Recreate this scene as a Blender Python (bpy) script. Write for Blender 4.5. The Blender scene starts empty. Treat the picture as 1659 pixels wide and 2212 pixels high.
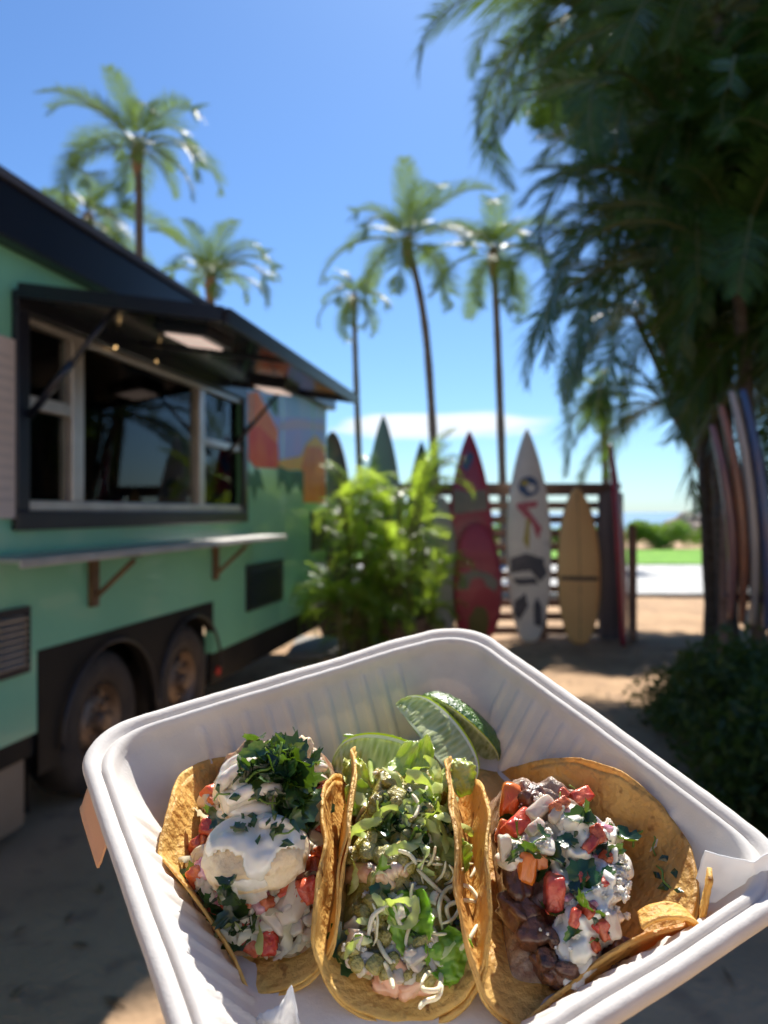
import bpy, bmesh, math, random
from mathutils import Vector, Matrix, noise
from mathutils.bvhtree import BVHTree
from math import radians, sin, cos, pi
random.seed(7)
R_ = random.Random(11)
scn = bpy.context.scene
# ------------------------------------------------------------------ camera, sky, sun, exposure
F = 1664.0; CX = 829.5; CY = 1106.0; CH = 1.5
cam_d = bpy.data.cameras.new('camera'); cam = bpy.data.objects.new('camera', cam_d)
scn.collection.objects.link(cam); scn.camera = cam
cam.location = (0, 0, CH); cam.rotation_euler = (radians(90), 0, 0)
cam_d.sensor_fit = 'VERTICAL'; cam_d.sensor_height = 26 * 2212 / F; cam_d.lens = 26
cam_d.clip_start = 0.02; cam_d.clip_end = 6000
cam_d.dof.use_dof = True; cam_d.dof.focus_distance = 0.335; cam_d.dof.aperture_fstop = 9.0
cam_d.dof.aperture_blades = 0
SUN_AZ = radians(11.5); SUN_EL = radians(50)
world = bpy.data.worlds.new('World'); scn.world = world; world.use_nodes = True
wn = world.node_tree; wn.nodes.clear()
wo = wn.nodes.new('ShaderNodeOutputWorld'); bg = wn.nodes.new('ShaderNodeBackground')
sky = wn.nodes.new('ShaderNodeTexSky'); sky.sky_type = 'NISHITA'; sky.sun_disc = False
sky.sun_elevation = SUN_EL; sky.sun_rotation = SUN_AZ
sky.air_density = 1.0; sky.dust_density = 0.35; sky.ozone_density = 3.0; sky.altitude = 0
tint = wn.nodes.new('ShaderNodeMix'); tint.data_type = 'RGBA'; tint.blend_type = 'MULTIPLY'; tint.inputs[0].default_value = 1
tint.inputs[7].default_value = (0.58, 0.80, 1.04, 1)
wn.links.new(sky.outputs[0], tint.inputs[6])
# thin cloud bank low over the sea
geo = wn.nodes.new('ShaderNodeTexCoord'); sep = wn.nodes.new('ShaderNodeSeparateXYZ'); wn.links.new(geo.outputs['Generated'], sep.inputs[0])
mp = wn.nodes.new('ShaderNodeMapping'); mp.inputs['Scale'].default_value = (3.0, 3.0, 26.0); wn.links.new(geo.outputs['Generated'], mp.inputs[0])
cn = wn.nodes.new('ShaderNodeTexNoise'); cn.inputs['Scale'].default_value = 1.6; cn.inputs['Detail'].default_value = 7; wn.links.new(mp.outputs[0], cn.inputs[0])
mpb = wn.nodes.new('ShaderNodeMath'); mpb.operation = 'SUBTRACT'; mpb.inputs[1].default_value = 0.112; wn.links.new(sep.outputs['Z'], mpb.inputs[0])
dv = wn.nodes.new('ShaderNodeMath'); dv.operation = 'DIVIDE'; dv.inputs[1].default_value = 0.020; wn.links.new(mpb.outputs[0], dv.inputs[0])
sq = wn.nodes.new('ShaderNodeMath'); sq.operation = 'POWER'; sq.inputs[1].default_value = 2
ab = wn.nodes.new('ShaderNodeMath'); ab.operation = 'ABSOLUTE'; wn.links.new(dv.outputs[0], ab.inputs[0]); wn.links.new(ab.outputs[0], sq.inputs[0])
xs = wn.nodes.new('ShaderNodeMath'); xs.operation = 'SUBTRACT'; xs.inputs[1].default_value = 0.09; wn.links.new(sep.outputs['X'], xs.inputs[0])
xd = wn.nodes.new('ShaderNodeMath'); xd.operation = 'DIVIDE'; xd.inputs[1].default_value = 0.155; wn.links.new(xs.outputs[0], xd.inputs[0])
xa = wn.nodes.new('ShaderNodeMath'); xa.operation = 'ABSOLUTE'; wn.links.new(xd.outputs[0], xa.inputs[0])
xp = wn.nodes.new('ShaderNodeMath'); xp.operation = 'POWER'; xp.inputs[1].default_value = 3; wn.links.new(xa.outputs[0], xp.inputs[0])
sm = wn.nodes.new('ShaderNodeMath'); sm.operation = 'ADD'; wn.links.new(sq.outputs[0], sm.inputs[0]); wn.links.new(xp.outputs[0], sm.inputs[1])
mm = wn.nodes.new('ShaderNodeMath'); mm.operation = 'MULTIPLY_ADD'; mm.inputs[1].default_value = -0.30; wn.links.new(sm.outputs[0], mm.inputs[0]); wn.links.new(cn.outputs[0], mm.inputs[2])
cr = wn.nodes.new('ShaderNodeMapRange'); cr.inputs['From Min'].default_value = 0.27; cr.inputs['From Max'].default_value = 0.46; wn.links.new(mm.outputs[0], cr.inputs['Value'])
cr.clamp = True
cz = wn.nodes.new('ShaderNodeMath'); cz.operation = 'GREATER_THAN'; cz.inputs[1].default_value = 0.0; wn.links.new(sep.outputs['Y'], cz.inputs[0])
cm = wn.nodes.new('ShaderNodeMath'); cm.operation = 'MULTIPLY'; wn.links.new(cr.outputs[0], cm.inputs[0]); wn.links.new(cz.outputs[0], cm.inputs[1])
cmix = wn.nodes.new('ShaderNodeMix'); cmix.data_type = 'RGBA'; cmix.inputs[7].default_value = (7.6, 7.9, 8.3, 1)
cs = wn.nodes.new('ShaderNodeMath'); cs.operation = 'MULTIPLY'; cs.inputs[1].default_value = 0.85; wn.links.new(cm.outputs[0], cs.inputs[0])
wn.links.new(cs.outputs[0], cmix.inputs[0]); wn.links.new(tint.outputs[2], cmix.inputs[6])
wn.links.new(cmix.outputs[2], bg.inputs[0]); bg.inputs[1].default_value = 0.063
wn.links.new(bg.outputs[0], wo.inputs[0])
sd = bpy.data.lights.new('sun', 'SUN'); sd.energy = 4.0; sd.angle = radians(0.53); sd.color = (1, 0.945, 0.86)
sun = bpy.data.objects.new('sun', sd); scn.collection.objects.link(sun)
S = Vector((sin(SUN_AZ) * cos(SUN_EL), cos(SUN_AZ) * cos(SUN_EL), sin(SUN_EL)))
sun.rotation_euler = S.to_track_quat('Z', 'Y').to_euler()
scn.view_settings.view_transform = 'Standard'; scn.view_settings.look = 'None'
scn.view_settings.exposure = 1.2; scn.view_settings.gamma = 1; scn.view_settings.use_curve_mapping = False
scn.render.engine = 'CYCLES'
scn.cycles.use_denoising = True
scn.cycles.max_bounces = 10; scn.cycles.transparent_max_bounces = 24; scn.cycles.transmission_bounces = 8
scn.cycles.caustics_reflective = False; scn.cycles.caustics_refractive = False
scn.cycles.sample_clamp_indirect = 6

# ------------------------------------------------------------------ helpers
COL = scn.collection
def P(px, py, Y): return Vector(((px - CX) / F * Y, Y, CH - (py - CY) / F * Y))
def G(px, py, z=0.0):
    Y = (CH - z) * F / (py - CY); return P(px, py, Y)
def link(o, parent=None):
    COL.objects.link(o)
    if parent is not None: o.parent = parent
    return o
def tag(o, label=None, cat=None, group=None, kind=None):
    if label: o['label'] = label
    if cat: o['category'] = cat
    if group: o['group'] = group
    if kind: o['kind'] = kind
    return o
def empty(name, loc=(0, 0, 0), rz=0.0, mat=None, **k):
    o = bpy.data.objects.new(name, None); link(o); o.empty_display_size = .1
    if mat is not None: o.matrix_world = mat
    else: o.location = loc; o.rotation_euler = (0, 0, rz)
    return tag(o, **k)
def copy_tree(o, parent=None):
    kids = list(o.children); c = o.copy(); COL.objects.link(c)
    if parent is not None: c.parent = parent
    for ch in kids: copy_tree(ch, c)
    return c
class MB:
    def __init__(s): s.v = []; s.f = []; s.m = []
    def add(s, vs, fs, m=0):
        n = len(s.v); s.v += [tuple(q) for q in vs]
        for f in fs: s.f.append(tuple(i + n for i in f)); s.m.append(m)
    def box(s, c, d, m=0, rot=None):
        c = Vector(c); d = Vector(d) / 2; vs = []
        for x in (-1, 1):
            for y in (-1, 1):
                for z in (-1, 1):
                    q = Vector((x * d.x, y * d.y, z * d.z))
                    if rot is not None: q = rot @ q
                    vs.append(c + q)
        s.add(vs, [(0, 1, 3, 2), (4, 6, 7, 5), (0, 4, 5, 1), (2, 3, 7, 6), (0, 2, 6, 4), (1, 5, 7, 3)], m)
    def box2(s, a, b, m=0):
        a = Vector(a); b = Vector(b); s.box((a + b) / 2, [abs(q) for q in (b - a)], m)
    def tube(s, pts, rad, n=8, m=0, cap=True):
        pts = [Vector(p) for p in pts]; N = len(pts)
        if not hasattr(rad, '__len__'): rad = [rad] * N
        up = Vector((0.3, 0.2, 1)).normalized(); base = len(s.v); prev = None
        for i, p in enumerate(pts):
            t = (pts[min(i + 1, N - 1)] - pts[max(i - 1, 0)])
            t = t.normalized() if t.length > 1e-9 else Vector((0, 0, 1))
            if prev is None:
                a = t.cross(up)
                if a.length < 1e-3: a = t.cross(Vector((1, 0, 0)))
            else: a = prev - t * prev.dot(t)
            a.normalize(); prev = a; b = t.cross(a)
            for k in range(n):
                w = 2 * pi * k / n; s.v.append(tuple(p + (a * cos(w) + b * sin(w)) * rad[i]))
        for i in range(N - 1):
            for k in range(n):
                s.f.append((base + i * n + k, base + i * n + (k + 1) % n, base + (i + 1) * n + (k + 1) % n, base + (i + 1) * n + k)); s.m.append(m)
        if cap:
            s.f.append(tuple(base + k for k in range(n))[::-1]); s.m.append(m)
            s.f.append(tuple(base + (N - 1) * n + k for k in range(n))); s.m.append(m)
    def lathe(s, prof, n=24, m=0, axis='Z', o=(0, 0, 0)):
        base = len(s.v); o = Vector(o)
        for (r, h) in prof:
            for k in range(n):
                w = 2 * pi * k / n
                q = (r * cos(w), r * sin(w), h) if axis == 'Z' else (h, r * cos(w), r * sin(w))
                s.v.append(tuple(o + Vector(q)))
        for i in range(len(prof) - 1):
            for k in range(n):
                s.f.append((base + i * n + k, base + i * n + (k + 1) % n, base + (i + 1) * n + (k + 1) % n, base + (i + 1) * n + k)); s.m.append(m)
    def grid(s, fn, nu, nv, m=0, closeu=False):
        base = len(s.v)
        for j in range(nv):
            for i in range(nu): s.v.append(tuple(fn(i / (nu if closeu else nu - 1), j / (nv - 1))))
        for j in range(nv - 1):
            for i in range(nu if closeu else nu - 1):
                i2 = (i + 1) % nu
                s.f.append((base + j * nu + i, base + j * nu + i2, base + (j + 1) * nu + i2, base + (j + 1) * nu + i))
                s.m.append(m(i / nu, j / nv) if callable(m) else m)
    def mesh(s, name, mats, smooth=False, off=None):
        me = bpy.data.meshes.new(name)
        v = s.v if off is None else [(a[0] - off[0], a[1] - off[1], a[2] - off[2]) for a in s.v]
        me.from_pydata(v, [], s.f)
        for mt in (mats if isinstance(mats, (list, tuple)) else [mats]): me.materials.append(mt)
        me.polygons.foreach_set('material_index', s.m)
        if smooth: me.polygons.foreach_set('use_smooth', [True] * len(s.f))
        me.update(); return me
    def build(s, name, mats, parent=None, smooth=False, off=None, **k):
        o = bpy.data.objects.new(name, s.mesh(name, mats, smooth, off)); link(o, parent); return tag(o, **k)
def solid(o, t, off=0):
    m = o.modifiers.new('thick', 'SOLIDIFY'); m.thickness = t; m.offset = off; return o
def subsurf(o, n=1):
    m = o.modifiers.new('sub', 'SUBSURF'); m.levels = n; m.render_levels = n; return o
def bevel(o, w, seg=2):
    m = o.modifiers.new('bev', 'BEVEL'); m.width = w; m.segments = seg; m.limit_method = 'ANGLE'; return o
def spline(pts, n):
    pts = [Vector(p) for p in pts]; q = [pts[0]] + pts + [pts[-1]]; out = []
    seg = len(pts) - 1
    for i in range(n):
        t = i / (n - 1) * seg; k = min(int(t), seg - 1); t -= k
        a, b, c, d = q[k], q[k + 1], q[k + 2], q[k + 3]
        out.append(0.5 * ((2 * b) + (c - a) * t + (2 * a - 5 * b + 4 * c - d) * t * t + (3 * b - a - 3 * c + d) * t ** 3))
    return out
def sstep(x): x = max(0, min(1, x)); return x * x * (3 - 2 * x)

def mat(name, c1, c2=None, scale=5.0, detail=5, lo=.35, hi=.65, rough=.6, rough2=None, bump=0.0, bscale=None, trans=0.0, tcol=None,
        spec=.5, coat=0.0, metal=0.0, rnd=0.0, c3=None, scale3=20, lo3=.6, hi3=.7, emit=None, estr=0, sss=0, sssr=.003, stretch=None, backtrans=False, bdist=.02, gen=False):
    m = bpy.data.materials.new(name); m.use_nodes = True; nt = m.node_tree; N = nt.nodes; Lk = nt.links
    b = N['Principled BSDF']; out = N['Material Output']
    tc = N.new('ShaderNodeTexCoord'); co = tc.outputs['Generated' if gen else 'Object']
    if stretch:
        mpn = N.new('ShaderNodeMapping'); mpn.inputs['Scale'].default_value = stretch; Lk.new(co, mpn.inputs[0]); co = mpn.outputs[0]
    colout = None
    def rgba(c): return (c[0], c[1], c[2], 1)
    if c2 is not None:
        nz = N.new('ShaderNodeTexNoise'); nz.inputs['Scale'].default_value = scale; nz.inputs['Detail'].default_value = detail; Lk.new(co, nz.inputs[0])
        mr = N.new('ShaderNodeMapRange'); mr.inputs['From Min'].default_value = lo; mr.inputs['From Max'].default_value = hi; Lk.new(nz.outputs[0], mr.inputs['Value'])
        mx = N.new('ShaderNodeMix'); mx.data_type = 'RGBA'; mx.inputs[6].default_value = rgba(c1); mx.inputs[7].default_value = rgba(c2)
        Lk.new(mr.outputs[0], mx.inputs[0]); colout = mx.outputs[2]
        if rough2 is not None:
            mr2 = N.new('ShaderNodeMapRange'); mr2.inputs['To Min'].default_value = rough; mr2.inputs['To Max'].default_value = rough2
            Lk.new(mr.outputs[0], mr2.inputs['Value']); Lk.new(mr2.outputs[0], b.inputs['Roughness'])
    if c3 is not None:
        nz3 = N.new('ShaderNodeTexNoise'); nz3.inputs['Scale'].default_value = scale3; nz3.inputs['Detail'].default_value = 3; Lk.new(co, nz3.inputs[0])
        mr3 = N.new('ShaderNodeMapRange'); mr3.inputs['From Min'].default_value = lo3; mr3.inputs['From Max'].default_value = hi3; Lk.new(nz3.outputs[0], mr3.inputs['Value'])
        mx3 = N.new('ShaderNodeMix'); mx3.data_type = 'RGBA'; Lk.new(mr3.outputs[0], mx3.inputs[0]); mx3.inputs[7].default_value = rgba(c3)
        if colout is not None: Lk.new(colout, mx3.inputs[6])
        else: mx3.inputs[6].default_value = rgba(c1)
        colout = mx3.outputs[2]
    if rnd > 0:
        oi = N.new('ShaderNodeObjectInfo'); hs = N.new('ShaderNodeHueSaturation')
        a = N.new('ShaderNodeMapRange'); a.inputs['To Min'].default_value = 1 - rnd; a.inputs['To Max'].default_value = 1 + rnd * .8
        Lk.new(oi.outputs['Random'], a.inputs['Value']); Lk.new(a.outputs[0], hs.inputs['Value'])
        h = N.new('ShaderNodeMath'); h.operation = 'MULTIPLY_ADD'; h.inputs[1].default_value = 37.7; h.inputs[2].default_value = 0; Lk.new(oi.outputs['Random'], h.inputs[0])
        fr = N.new('ShaderNodeMath'); fr.operation = 'FRACT'; Lk.new(h.outputs[0], fr.inputs[0])
        a2 = N.new('ShaderNodeMapRange'); a2.inputs['To Min'].default_value = .5 - rnd * .07; a2.inputs['To Max'].default_value = .5 + rnd * .07
        Lk.new(fr.outputs[0], a2.inputs['Value']); Lk.new(a2.outputs[0], hs.inputs['Hue'])
        if colout is not None: Lk.new(colout, hs.inputs['Color'])
        else: hs.inputs['Color'].default_value = rgba(c1)
        colout = hs.outputs[0]
    if colout is not None: Lk.new(colout, b.inputs['Base Color'])
    else: b.inputs['Base Color'].default_value = rgba(c1)
    if rough2 is None or c2 is None: b.inputs['Roughness'].default_value = rough
    b.inputs['Specular IOR Level'].default_value = spec; b.inputs['Metallic'].default_value = metal
    b.inputs['Coat Weight'].default_value = coat; b.inputs['Coat Roughness'].default_value = .08
    if sss: b.inputs['Subsurface Weight'].default_value = sss; b.inputs['Subsurface Radius'].default_value = (1, .6, .35); b.inputs['Subsurface Scale'].default_value = sssr
    if bump:
        nb = N.new('ShaderNodeTexNoise'); nb.inputs['Scale'].default_value = bscale or scale * 4; nb.inputs['Detail'].default_value = 6; Lk.new(co, nb.inputs[0])
        bp = N.new('ShaderNodeBump'); bp.inputs['Strength'].default_value = bump; bp.inputs['Distance'].default_value = bdist; Lk.new(nb.outputs[0], bp.inputs['Height'])
        Lk.new(bp.outputs[0], b.inputs['Normal'])
    if emit: b.inputs['Emission Color'].default_value = rgba(emit); b.inputs['Emission Strength'].default_value = estr
    if trans > 0:
        tr = N.new('ShaderNodeBsdfTranslucent'); ms = N.new('ShaderNodeMixShader'); ms.inputs[0].default_value = trans
        if tcol is not None: tr.inputs[0].default_value = rgba(tcol)
        elif colout is not None: Lk.new(colout, tr.inputs[0])
        else: tr.inputs[0].default_value = rgba(c1)
        Lk.new(b.outputs[0], ms.inputs[1]); Lk.new(tr.outputs[0], ms.inputs[2]); Lk.new(ms.outputs[0], out.inputs[0])
    return m

# ------------------------------------------------------------------ materials
M = {}
M['sand'] = mat('sand_ground', (.48, .32, .19), (.36, .235, .14), 1.2, 8, rough=.95, bump=.6, bscale=30, c3=(.26, .17, .11), scale3=6, lo3=.55, hi3=.75, spec=.2)
M['lawn'] = mat('lawn_grass', (.16, .34, .03), (.10, .25, .02), 3, 6, rough=.9, spec=.2)
M['path'] = mat('pale_paving', (.44, .43, .42), (.30, .31, .30), 2, 5, rough=.8)
M['slab'] = mat('concrete_slab', (.30, .28, .26), (.22, .20, .18), 5, 5, rough=.9)
M['sea'] = mat('sea_water', (.02, .10, .20), (.03, .14, .24), .3, 4, rough=.25, bump=.4, bscale=1.5)
M['green'] = mat('mint_green_paint', (.22, .57, .37), (.20, .52, .335), 1.5, 3, rough=.28, coat=.4, bump=.03, bscale=4)
M['black'] = mat('black_trim', (.006, .009, .020), (.010, .013, .024), 3, rough=.3)
M['skirt'] = mat('black_skirt', (.008, .008, .009), (.018, .015, .013), 4, rough=.6, spec=.25)
M['hatch'] = mat('dark_glossy_hatch', (.012, .013, .02), rough=.13, spec=.8)
M['roof'] = mat('roof_coating', (.08, .085, .10), (.05, .05, .06), 2, rough=.6)
M['alu'] = mat('brushed_aluminium', (.62, .60, .58), (.5, .49, .47), 6, rough=.38, metal=.75)
M['rust'] = mat('brown_bracket', (.20, .12, .06), (.12, .07, .04), 10, rough=.7)
M['inner'] = mat('kitchen_wall', (.16, .155, .15), (.11, .11, .10), 3, rough=.6)
M['steel'] = mat('kitchen_steel', (.4, .4, .4), rough=.3, metal=.9)
M['white'] = mat('white_plastic', (.75, .73, .70), rough=.5)
M['tub'] = mat('green_tub', (.25, .33, .28), rough=.5)
M['tansheet'] = mat('tan_sheet', (.36, .26, .17), (.27, .19, .12), 4, rough=.8)
M['tyre'] = mat('tyre_rubber', (.035, .028, .024), (.06, .048, .038), 8, rough=.85)
M['rim'] = mat('dusty_rim_metal', (.30, .22, .16), (.16, .11, .08), 12, rough=.5, metal=.6)
M['lampglow'] = mat('lamp_diffuser', (.9, .75, .68), rough=.5, emit=(1, .78, .68), estr=.25)
M['bulb'] = mat('warm_bulb', (1, .7, .4), rough=.3, emit=(1, .62, .25), estr=.9)
M['menu'] = mat('menu_paper', (.55, .48, .42), (.50, .43, .37), 3, rough=.7)
M['ink'] = mat('menu_ink', (.44, .39, .35), rough=.8)
M['red_light'] = mat('red_marker_light', (.45, .03, .02), rough=.3)
def glassmat(name, tintc, gl=.08):
    m = bpy.data.materials.new(name); m.use_nodes = True; nt = m.node_tree; N = nt.nodes; Lk = nt.links
    N.remove(N['Principled BSDF']); out = N['Material Output']
    a = N.new('ShaderNodeBsdfTransparent'); a.inputs[0].default_value = (*tintc, 1)
    g = N.new('ShaderNodeBsdfGlossy'); g.inputs['Roughness'].default_value = .02
    fr = N.new('ShaderNodeFresnel'); fr.inputs[0].default_value = 1.38
    ad = N.new('ShaderNodeMath'); ad.operation = 'ADD'; ad.inputs[1].default_value = gl; ad.use_clamp = True; Lk.new(fr.outputs[0], ad.inputs[0])
    ms = N.new('ShaderNodeMixShader'); Lk.new(ad.outputs[0], ms.inputs[0]); Lk.new(a.outputs[0], ms.inputs[1]); Lk.new(g.outputs[0], ms.inputs[2]); Lk.new(ms.outputs[0], out.inputs[0])
    return m
M['glass'] = glassmat('window_glass', (.55, .6, .6), .0)
def leafmat(name, c1, c2, t=.45, tc=None, rnd=.25, rough=.42, sc=1.5):
    return mat(name, c1, c2, sc, 3, rough=rough, trans=t, tcol=tc, rnd=rnd, spec=.35)
M['palm'] = leafmat('palm_leaf', (.030, .075, .018), (.060, .115, .024), .30, (.13, .22, .025), rough=.27)
M['palm_far'] = leafmat('coconut_leaf', (.05, .11, .022), (.10, .16, .035), .36, (.20, .30, .05), rough=.5)
M['areca'] = leafmat('areca_leaf', (.08, .20, .025), (.17, .30, .045), .52, (.52, .72, .06), rough=.34)
M['shrub'] = leafmat('shrub_leaf', (.040, .075, .018), (.075, .12, .03), .3, (.12, .2, .02))
M['hedge'] = leafmat('hedge_leaf', (.10, .22, .03), (.15, .30, .04), .4, (.25, .4, .04))
M['canopy'] = leafmat('added_tree_leaf', (.05, .10, .02), (.07, .13, .03), .25, (.15, .25, .03))
M['trunk'] = mat('palm_trunk_bark', (.16, .13, .105), (.09, .07, .055), 6, rough=.9, bump=.5, bscale=20, stretch=(1, 1, 6))
M['crownshaft'] = mat('crown_fibre', (.30, .17, .09), (.2, .12, .07), 10, rough=.9)
M['cane'] = mat('palm_cane', (.16, .17, .05), (.12, .10, .04), 12, rough=.6)
M['rachis'] = mat('frond_rachis', (.12, .14, .04), rough=.5, trans=.2)
M['wood'] = mat('fence_board_wood', (.30, .20, .15), (.18, .12, .09), 3, 6, rough=.8, bump=.3, bscale=30, stretch=(.3, 4, 4), rnd=.2)
M['greywood'] = mat('grey_fence_board', (.22, .21, .21), (.13, .12, .12), 3, 6, rough=.85, stretch=(4, 4, .3), rnd=.2)
M['pot'] = mat('terracotta_planter', (.20, .13, .09), (.12, .08, .06), 5, rough=.9)
M['soil'] = mat('potting_soil', (.05, .035, .025), rough=1)
M['rock'] = mat('shore_rock', (.42, .34, .26), (.28, .22, .17), 2, 6, rough=.95, bump=.5)

# ------------------------------------------------------------------ ground and far setting
def sheet(name, pts, m, z, **k):
    b = MB(); b.add([(p[0], p[1], z) for p in pts], [tuple(range(len(pts)))]); return b.build(name, m, kind='structure', **k)
def gfn(u, v):
    x = -14 + 30 * u; y = -3 + 30 * v
    h = .035 * noise.noise(Vector((x * .9, y * .9, 0))) + .02 * noise.noise(Vector((x * 3.1, y * 3.1, 4)))
    return (x, y, h - .01)
b = MB(); b.grid(gfn, 150, 150); b.build('sand_ground', M['sand'], smooth=True, kind='structure')
sheet('ground', [(-400, -200), (400, -200), (400, 62), (-400, 62)], M['sand'], -.09)
sheet('sea', [(-3000, 62.01), (3000, 62.01), (3000, 5500), (-3000, 5500)], M['sea'], -.4)
def plate(name, x0, x1, y0, y1, z0, z1, m, **k):
    b = MB(); b.box2((x0, y0, z0), (x1, y1, z1)); return b.build(name, m, **k)
plate('path', -12, 16, 13.6, 21, -.05, .06, M['path'], kind='structure')
plate('lawn', -12, 20, 21.05, 29.5, -.05, .09, M['lawn'], kind='structure')
plate('paving_slab', -1.0, .05, 7.9, 9.0, -.06, .05, M['slab'], kind='structure')

# ------------------------------------------------------------------ unseen building added behind the camera to bounce warm sunlight
M['stucco'] = mat('pale_stucco', (.52, .45, .36), (.46, .40, .32), 2, 5, rough=.85, bump=.2, bscale=40)
M['thatch'] = mat('dry_thatch', (.34, .25, .15), (.22, .16, .10), 6, 6, rough=.95, bump=.6)
bounce_bldg = empty('bounce_building', (1, -7.5, 0), label='unseen low pale stucco building added to bounce sunlight into the yard', cat='added building')
b = MB(); b.box2((-9, -6, -.05), (9, 0, 4.6)); b.build('wall', M['stucco'], bounce_bldg)
b = MB(); b.add([(-9.6, .5, 4.61), (9.6, .5, 4.61), (9.6, -6.5, 4.61), (-9.6, -6.5, 4.61), (-6, -3, 6.4), (6, -3, 6.4)], [(0, 1, 5, 4), (2, 3, 4, 5), (1, 2, 5), (3, 0, 4), (3, 2, 1, 0)]); b.build('roof', M['thatch'], bounce_bldg)
for x in (-6.5, -3.2, 3.2, 6.5):
    w_ = bpy.data.objects.new('window', None); link(w_, bounce_bldg); w_.location = (x, .01, 1.7)
    b = MB(); b.box2((-.9, 0, -.08), (.9, .05, 0)); b.box2((-.9, 0, 1.2), (.9, .05, 1.28)); b.box2((-.9, 0, 0), (-.82, .05, 1.2)); b.box2((.82, 0, 0), (.9, .05, 1.2)); b.box2((-.03, 0, 0), (.03, .045, 1.2)); b.build('frame', M['wood'], w_)
    b = MB(); b.box2((-.82, .0, 0), (.82, .02, 1.2)); b.build('pane', M['hatch'], w_)
b = MB(); b.box2((-.5, .003, 0), (.5, .06, 2.1)); b.build('door', M['wood'], bounce_bldg)
# ------------------------------------------------------------------ food trailer
TC = Vector((-.636, 8.52, 0)); TA = radians(-10.6)
tn = Vector((cos(TA), sin(TA), 0)); td = Vector((-sin(TA), cos(TA), 0))
def tw(px, py, v=0.0):          # a point seen on the trailer's side -> trailer coordinates (local y, local z)
    d = Vector(((px - CX) / F, 1, -(py - CY) / F)); o = Vector((0, 0, CH))
    k = ((TC + tn * v) - o).dot(tn) / d.dot(tn); q = o + d * k - TC
    return q.dot(td), q.z
trailer = empty('food_trailer', TC, TA, label='mint green food trailer with black trim and an open serving hatch, parked on sand', cat='food trailer')
Ln = -8.3; H0, H1 = .50, 2.63; WX = -2.35
wy0, wy1 = tw(525, 1000)[0], tw(33, 1000)[0]; wz0, wz1 = 1.47, 2.43
ay0, ay1 = tw(460, 1340)[0], tw(80, 1400)[0]; az1 = .87
wb = MB()
T = .06
for (a, c, z0, z1) in [(0, wy0, H0, H1), (wy0, wy1, wz1, H1), (wy0, wy1, az1, wz0), (wy1, Ln, H0, H1), (wy0, ay0, H0, az1)]:
    wb.box2((-T, a, z0), (0, c, z1))
wb.box2((-T, ay1, H0), (0, wy1, az1))
wb.box2((WX, Ln, H0), (WX + T, 0, H1)); wb.box2((WX + T, -T, H0), (-T, -.002, H1)); wb.box2((WX + T, Ln + .002, H0), (-T, Ln + T, H1))
wb.box2((WX + T, Ln + T, 1.0), (-T - .02, -T, 1.06), 1)
body = wb.build('body_wall', [M['green'], M['inner']], trailer)
b = MB(); b.box2((WX - .05, Ln - .05, 2.862), (.10, .12, 2.90)); b.box2((WX, Ln, 2.835), (.0, 0, 2.861)); b.build('roof', M['roof'], trailer)
b = MB(); b.box2((.003, Ln - .04, H1), (.085, .10, 2.86)); b.box2((WX, .003, H1), (-.002, .09, 2.86)); b.box2((WX + .01, Ln, H1 + .002), (-.002, -.002, H1 + .03)); bevel(b.build('fascia_trim', M['black'], trailer), .01)
b = MB()
b.box2((-.05, 0, .27), (-.012, ay0, H0 - .002)); b.build('skirt', M['skirt'], trailer)
b = MB(); b.box2((-.05, ay1, .40), (-.012, Ln, H0 - .002)); b.build('skirt', M['skirt'], trailer)
b = MB(); b.box2((-.06, ay1 - .05, .10), (-.03, Ln, .398)); b.build('tan_panel', M['tansheet'], trailer, label='flat tan panel low under the trailer side')  # flat tan panel standing low below the near part of the wall
# wheel arch: black panel with a double scalloped cut-out, fender lip, wheels
wh = [tw(412, 1482)[0], tw(240, 1532)[0]]; WR = .375; WZ = .375
def arch():
    b = MB(); n = 40; top = az1 - .003; ys = [ay0 - .003 + (ay1 - ay0 + .006) * i / n for i in range(n + 1)]
    for i in range(n):
        zz = []
        for y in (ys[i], ys[i + 1]):
            z = .30
            for w in wh:
                dd = abs(y - w)
                if dd < .47: z = max(z, WZ + math.sqrt(.47 ** 2 - dd * dd) * .93)
            zz.append(min(z, top - .03))
        for X in (0.004, -.05):
            b.add([(X, ys[i], zz[0]), (X, ys[i + 1], zz[1]), (X, ys[i + 1], top), (X, ys[i], top)], [(0, 1, 2, 3)])
        b.add([(.004, ys[i], zz[0]), (.004, ys[i + 1], zz[1]), (-.05, ys[i + 1], zz[1]), (-.05, ys[i], zz[0])], [(0, 1, 2, 3)])
    return b.build('wheel_arch_panel', M['skirt'], trailer)
arch()
pts = []
for w in (wh[0], wh[1]):
    for k in range(13):
        a = pi * (k / 12); y = w + .47 * cos(a); z = WZ + .47 * sin(a) * .93
        if w == wh[0] and y < (wh[0] + wh[1]) / 2: continue
        if w == wh[1] and y > (wh[0] + wh[1]) / 2: continue
        pts.append((.02, y, z))
b = MB(); b.tube(spline(pts, 60), .009, 8); b.build('fender', M['black'], trailer, smooth=True)
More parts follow.
